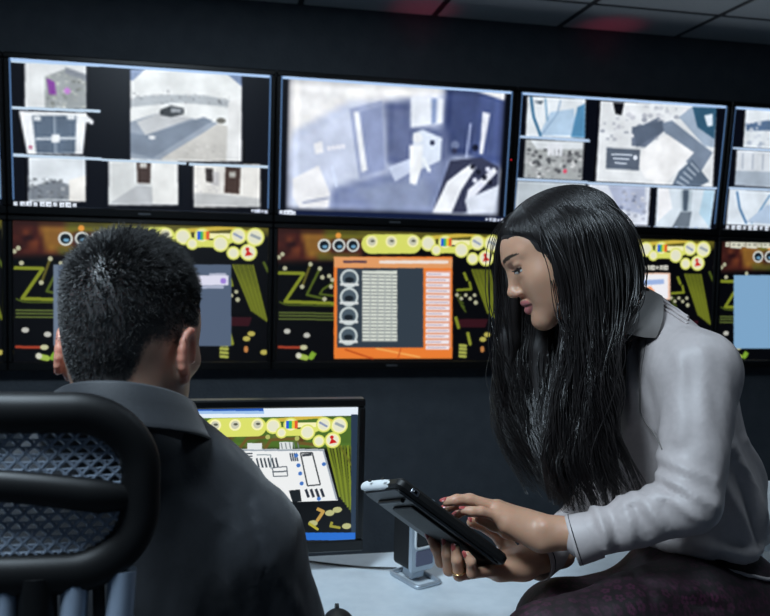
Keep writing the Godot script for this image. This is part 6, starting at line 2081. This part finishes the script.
func woman_hair(t: Node3D, back: Transform3D, at_head: Transform3D, rng: RandomNumberGenerator) -> void:
	# guide curves from the parting down to the ends
	var near := [
		[Vector3(0.4918, 1.4615, 2.1960), Vector3(0.4996, 1.4196, 2.2543), Vector3(0.5188, 1.3656, 2.2818), Vector3(0.5317, 1.3060, 2.2920), Vector3(0.5346, 1.2359, 2.3028), Vector3(0.5199, 1.1500, 2.3090), Vector3(0.5012, 1.0644, 2.3133), Vector3(0.5061, 0.9958, 2.3234)],
		[Vector3(0.5032, 1.4668, 2.1980), Vector3(0.5182, 1.4290, 2.2738), Vector3(0.5392, 1.3614, 2.3005), Vector3(0.5472, 1.2918, 2.3144), Vector3(0.5451, 1.2154, 2.3287), Vector3(0.5300, 1.1307, 2.3326), Vector3(0.5145, 1.0542, 2.3370), Vector3(0.5318, 0.9825, 2.3447)],
		[Vector3(0.5196, 1.4739, 2.2010), Vector3(0.5473, 1.4403, 2.2873), Vector3(0.5632, 1.3621, 2.3135), Vector3(0.5669, 1.2778, 2.3335), Vector3(0.5621, 1.2026, 2.3492), Vector3(0.5537, 1.1196, 2.3565), Vector3(0.5461, 1.0517, 2.3610), Vector3(0.5587, 0.9885, 2.3672)],
		[Vector3(0.5400, 1.4795, 2.2027), Vector3(0.5819, 1.4431, 2.2859), Vector3(0.6006, 1.3675, 2.3126), Vector3(0.5943, 1.2858, 2.3345), Vector3(0.5731, 1.2107, 2.3530), Vector3(0.5643, 1.1286, 2.3642), Vector3(0.5670, 1.0613, 2.3708), Vector3(0.5854, 0.9970, 2.3783)],
		[Vector3(0.5626, 1.4853, 2.2039), Vector3(0.6147, 1.4466, 2.2720), Vector3(0.6340, 1.3745, 2.3005), Vector3(0.6277, 1.3117, 2.3173), Vector3(0.5886, 1.2503, 2.3354), Vector3(0.5823, 1.1805, 2.3567), Vector3(0.5777, 1.1138, 2.3678), Vector3(0.6297, 1.0137, 2.3832)],
	]
	var far := [
		[Vector3(0.4904, 1.4602, 2.1907), Vector3(0.4747, 1.4260, 2.1538), Vector3(0.4787, 1.3639, 2.1173), Vector3(0.4846, 1.2874, 2.1128), Vector3(0.4837, 1.2071, 2.1173), Vector3(0.4829, 1.1188, 2.1275), Vector3(0.4959, 1.0415, 2.1449), Vector3(0.5342, 0.9653, 2.1776)],
		[Vector3(0.5026, 1.4656, 2.1908), Vector3(0.4953, 1.4273, 2.1374), Vector3(0.5066, 1.3591, 2.1029), Vector3(0.5110, 1.2781, 2.1034), Vector3(0.5083, 1.1976, 2.1127), Vector3(0.5074, 1.1105, 2.1330), Vector3(0.5218, 1.0357, 2.1607), Vector3(0.5627, 0.9585, 2.1940)],
		[Vector3(0.5201, 1.4730, 2.1909), Vector3(0.5336, 1.4360, 2.1242), Vector3(0.5492, 1.3509, 2.1018), Vector3(0.5519, 1.2520, 2.1132), Vector3(0.5419, 1.1721, 2.1261), Vector3(0.5387, 1.0954, 2.1504), Vector3(0.5518, 1.0238, 2.1880), Vector3(0.5738, 0.9643, 2.2266)],
		[Vector3(0.5490, 1.4805, 2.1943), Vector3(0.5932, 1.4449, 2.1256), Vector3(0.6189, 1.3526, 2.1189), Vector3(0.6072, 1.2460, 2.1453), Vector3(0.5783, 1.1611, 2.1750), Vector3(0.5600, 1.0886, 2.2062), Vector3(0.5550, 1.0281, 2.2394), Vector3(0.5763, 0.9682, 2.2678)],
	]
	var crown := [
		[Vector3(0.5626, 1.4853, 2.2039), Vector3(0.6147, 1.4466, 2.2720), Vector3(0.6340, 1.3745, 2.3005), Vector3(0.6277, 1.3117, 2.3173), Vector3(0.5886, 1.2503, 2.3354), Vector3(0.5823, 1.1805, 2.3567), Vector3(0.5777, 1.1138, 2.3678), Vector3(0.6297, 1.0137, 2.3832)],
		[Vector3(0.5688, 1.4857, 2.2021), Vector3(0.6477, 1.4551, 2.2281), Vector3(0.6772, 1.3805, 2.2436), Vector3(0.6686, 1.3226, 2.2605), Vector3(0.6099, 1.2520, 2.3039), Vector3(0.5909, 1.1779, 2.3402), Vector3(0.5815, 1.1116, 2.3575), Vector3(0.6158, 1.0225, 2.3748)],
		[Vector3(0.5676, 1.4844, 2.1968), Vector3(0.6560, 1.4623, 2.1680), Vector3(0.7021, 1.3761, 2.1671), Vector3(0.6963, 1.3029, 2.1907), Vector3(0.6428, 1.2310, 2.2556), Vector3(0.6101, 1.1641, 2.3040), Vector3(0.5873, 1.0986, 2.3339), Vector3(0.6017, 1.0164, 2.3518)],
		[Vector3(0.5490, 1.4805, 2.1943), Vector3(0.6334, 1.4565, 2.1331), Vector3(0.6676, 1.3573, 2.1305), Vector3(0.6628, 1.2651, 2.1554), Vector3(0.6181, 1.1765, 2.2231), Vector3(0.5833, 1.1097, 2.2711), Vector3(0.5676, 1.0438, 2.3024), Vector3(0.5824, 0.9836, 2.3192)],
	]
	var acc := Acc.new()
	var cap_out := Transform3D(at_head.basis, at_head * Vector3(0, 0.020, -0.010))
	var cap_in := cap_out.affine_inverse()
	var cx := Vector3(0.9800, 0.0222, 0.1977)
	var cz := Vector3(-0.1987, 0.0575, 0.9784)
	for grp in [[near, 220, 1.0], [far, 180, -1.0], [crown, 100, 0.6]]:
		var g: Array = grp[0]
		for l in grp[1]:
			var s := rng.randf() * (g.size() - 1)
			var k := mini(int(s), g.size() - 2)
			var u := s - k
			var deep: float = rng.randf_range(-0.014, 0.003) * grp[2]
			var phase: float = s * 2.6 + grp[1] + rng.randf_range(-1.4, 1.4)
			var turns := rng.randf_range(2.0, 2.6)
			var amp := rng.randf_range(0.006, 0.019)
			var reach := 1.03 - 0.36 * pow(rng.randf(), 1.3)
			var shade := rng.randf_range(0.7, 1.35)
			for w in 12:
				var off := Vector2(rng.randfn(), rng.randfn()) * 0.0042
				var pts := PackedVector3Array()
				var rad := PackedFloat32Array()
				var own := reach * rng.randf_range(0.93, 1.02)
				var stray := 1.0 if rng.randf() > 0.06 else 3.5
				var steps := 34
				var sheen := rng.randf()
				for q in steps + 1:
					var tt := q / float(steps)
					var x := minf(tt * own, 1.0) * 7.0
					var i := mini(int(x), 6)
					var fr := x - i
					var p: Vector3 = _guide(g[k], i, fr).lerp(_guide(g[k + 1], i, fr), u)
					var grow := smoothstep(0.0, 0.35, tt)
					var wav := amp * smoothstep(0.36, 0.9, tt)
					var pinch := 1.0 - 0.72 * smoothstep(0.55, 1.0, tt)
					p += cz * (deep * grow + off.y * grow * pinch * stray)
					p += cx * (off.x * grow * pinch * stray + wav * sin(phase + tt * turns * TAU)) + cz * wav * 0.7 * cos(phase + tt * turns * TAU)
					if tt < 0.5:
						var lp := (cap_in * p) / Vector3(0.0765, 0.080, 0.1035)
						var rr := lp.length()
						var least := 1.012 + 0.03 * sheen
						if rr < least:
							p = cap_out * (lp * (least / rr) * Vector3(0.0765, 0.080, 0.1035))
					pts.append(back * p)
					rad.append(0.00085 * (1.0 - 0.75 * smoothstep(0.75, 1.0, tt)))
				acc.tube(pts, rad, 3, Color(shade, shade * 0.98, shade * 0.97))
	# sleek front: from the hairline up and back to the parting
	var hairline := [Vector3(0.4717, 1.3951, 2.1447), Vector3(0.4689, 1.3998, 2.1674), Vector3(0.4719, 1.4045, 2.1882), Vector3(0.4788, 1.4065, 2.2120), Vector3(0.4893, 1.4021, 2.2389), Vector3(0.5000, 1.3890, 2.2643), Vector3(0.5063, 1.3748, 2.2746)]
	var parting := [Vector3(0.4882, 1.4586, 2.1873), Vector3(0.4904, 1.4602, 2.1907), Vector3(0.4925, 1.4617, 2.1941), Vector3(0.4967, 1.4633, 2.1969), Vector3(0.5032, 1.4668, 2.1980), Vector3(0.5114, 1.4703, 2.1995), Vector3(0.5196, 1.4739, 2.2010)]
	for l in 700:
		var u := rng.randf()
		var a := spline_at(hairline, clampf(u + rng.randfn() * 0.012, 0.0, 1.0))
		var b := spline_at(parting, clampf(u + rng.randfn() * 0.05, 0.0, 1.0))
		var lift := 1.006 + 0.022 * rng.randf()
		var pts := PackedVector3Array()
		for q in 15:
			var lp: Vector3 = (cap_in * a.lerp(b, q / 14.0)) / Vector3(0.0765, 0.080, 0.1035)
			pts.append(back * (cap_out * (lp.normalized() * lerpf(0.985, lift, smoothstep(0.0, 0.15, q / 14.0)) * Vector3(0.0765, 0.080, 0.1035))))
		var shade := rng.randf_range(0.7, 1.3)
		acc.tube(pts, PackedFloat32Array([0.0008]), 3, Color(shade, shade, shade))
	# the body of the hair under the strands
	var core := Field.new(Vector3(0.34, 0.98, 1.98), Vector3(0.80, 1.56, 2.46), 0.005)
	var hb := at_head.basis
	core.ball(at_head * Vector3(0, 0.020, -0.010), Vector3(0.0765, 0.080, 0.1035), 0.01, false, hb)
	core.ball(at_head * Vector3(0.004, -0.044, 0.080), Vector3(0.066, 0.092, 0.066), 0.008, true, hb)
	for q in [
		[Vector3(0.5615, 1.4100, 2.2592), Vector3(0.5817, 1.3221, 2.2787), Vector3(0.5759, 1.2275, 2.2984), Vector3(0.5640, 1.1350, 2.3168), Vector3(0.5511, 1.0589, 2.3288)],
		[Vector3(0.6072, 1.4034, 2.2484), Vector3(0.6195, 1.3221, 2.2659), Vector3(0.5852, 1.2277, 2.3003), Vector3(0.5740, 1.1362, 2.3238), Vector3(0.5701, 1.0684, 2.3373)],
		[Vector3(0.5770, 1.4050, 2.1400), Vector3(0.5650, 1.2981, 2.1285), Vector3(0.5552, 1.2093, 2.1369), Vector3(0.5486, 1.1063, 2.1620), Vector3(0.5579, 1.0351, 2.1987)],
		[Vector3(0.5074, 1.4295, 2.1346), Vector3(0.5034, 1.3324, 2.1140), Vector3(0.5020, 1.2251, 2.1170), Vector3(0.4986, 1.1192, 2.1307), Vector3(0.5114, 1.0507, 2.1475)],
		[Vector3(0.6440, 1.4061, 2.1740), Vector3(0.6520, 1.3019, 2.1817), Vector3(0.6133, 1.2030, 2.2308), Vector3(0.5736, 1.1258, 2.2681), Vector3(0.5530, 1.0570, 2.2885)],
	]:
		core.chain(q, [0.016, 0.022, 0.021, 0.015, 0.005], 0.012)
	var ca := Acc.new()
	core.into(ca, back, func(_p: Vector3) -> Color: return Color.WHITE)
	var hair := part("hair", ca.mesh(), M.hair_core, t)
	part("hair_strands", acc.mesh(), M.hair, hair)


func spline_at(g: Array, u: float) -> Vector3:
	var x := u * (g.size() - 1)
	var i := mini(int(x), g.size() - 2)
	return _guide(g, i, x - i)


func _guide(g: Array, i: int, fr: float) -> Vector3:
	var a: Vector3 = g[maxi(i - 1, 0)]
	var b: Vector3 = g[i]
	var c: Vector3 = g[i + 1]
	var e: Vector3 = g[mini(i + 2, g.size() - 1)]
	return b.cubic_interpolate(c, a, e, fr)
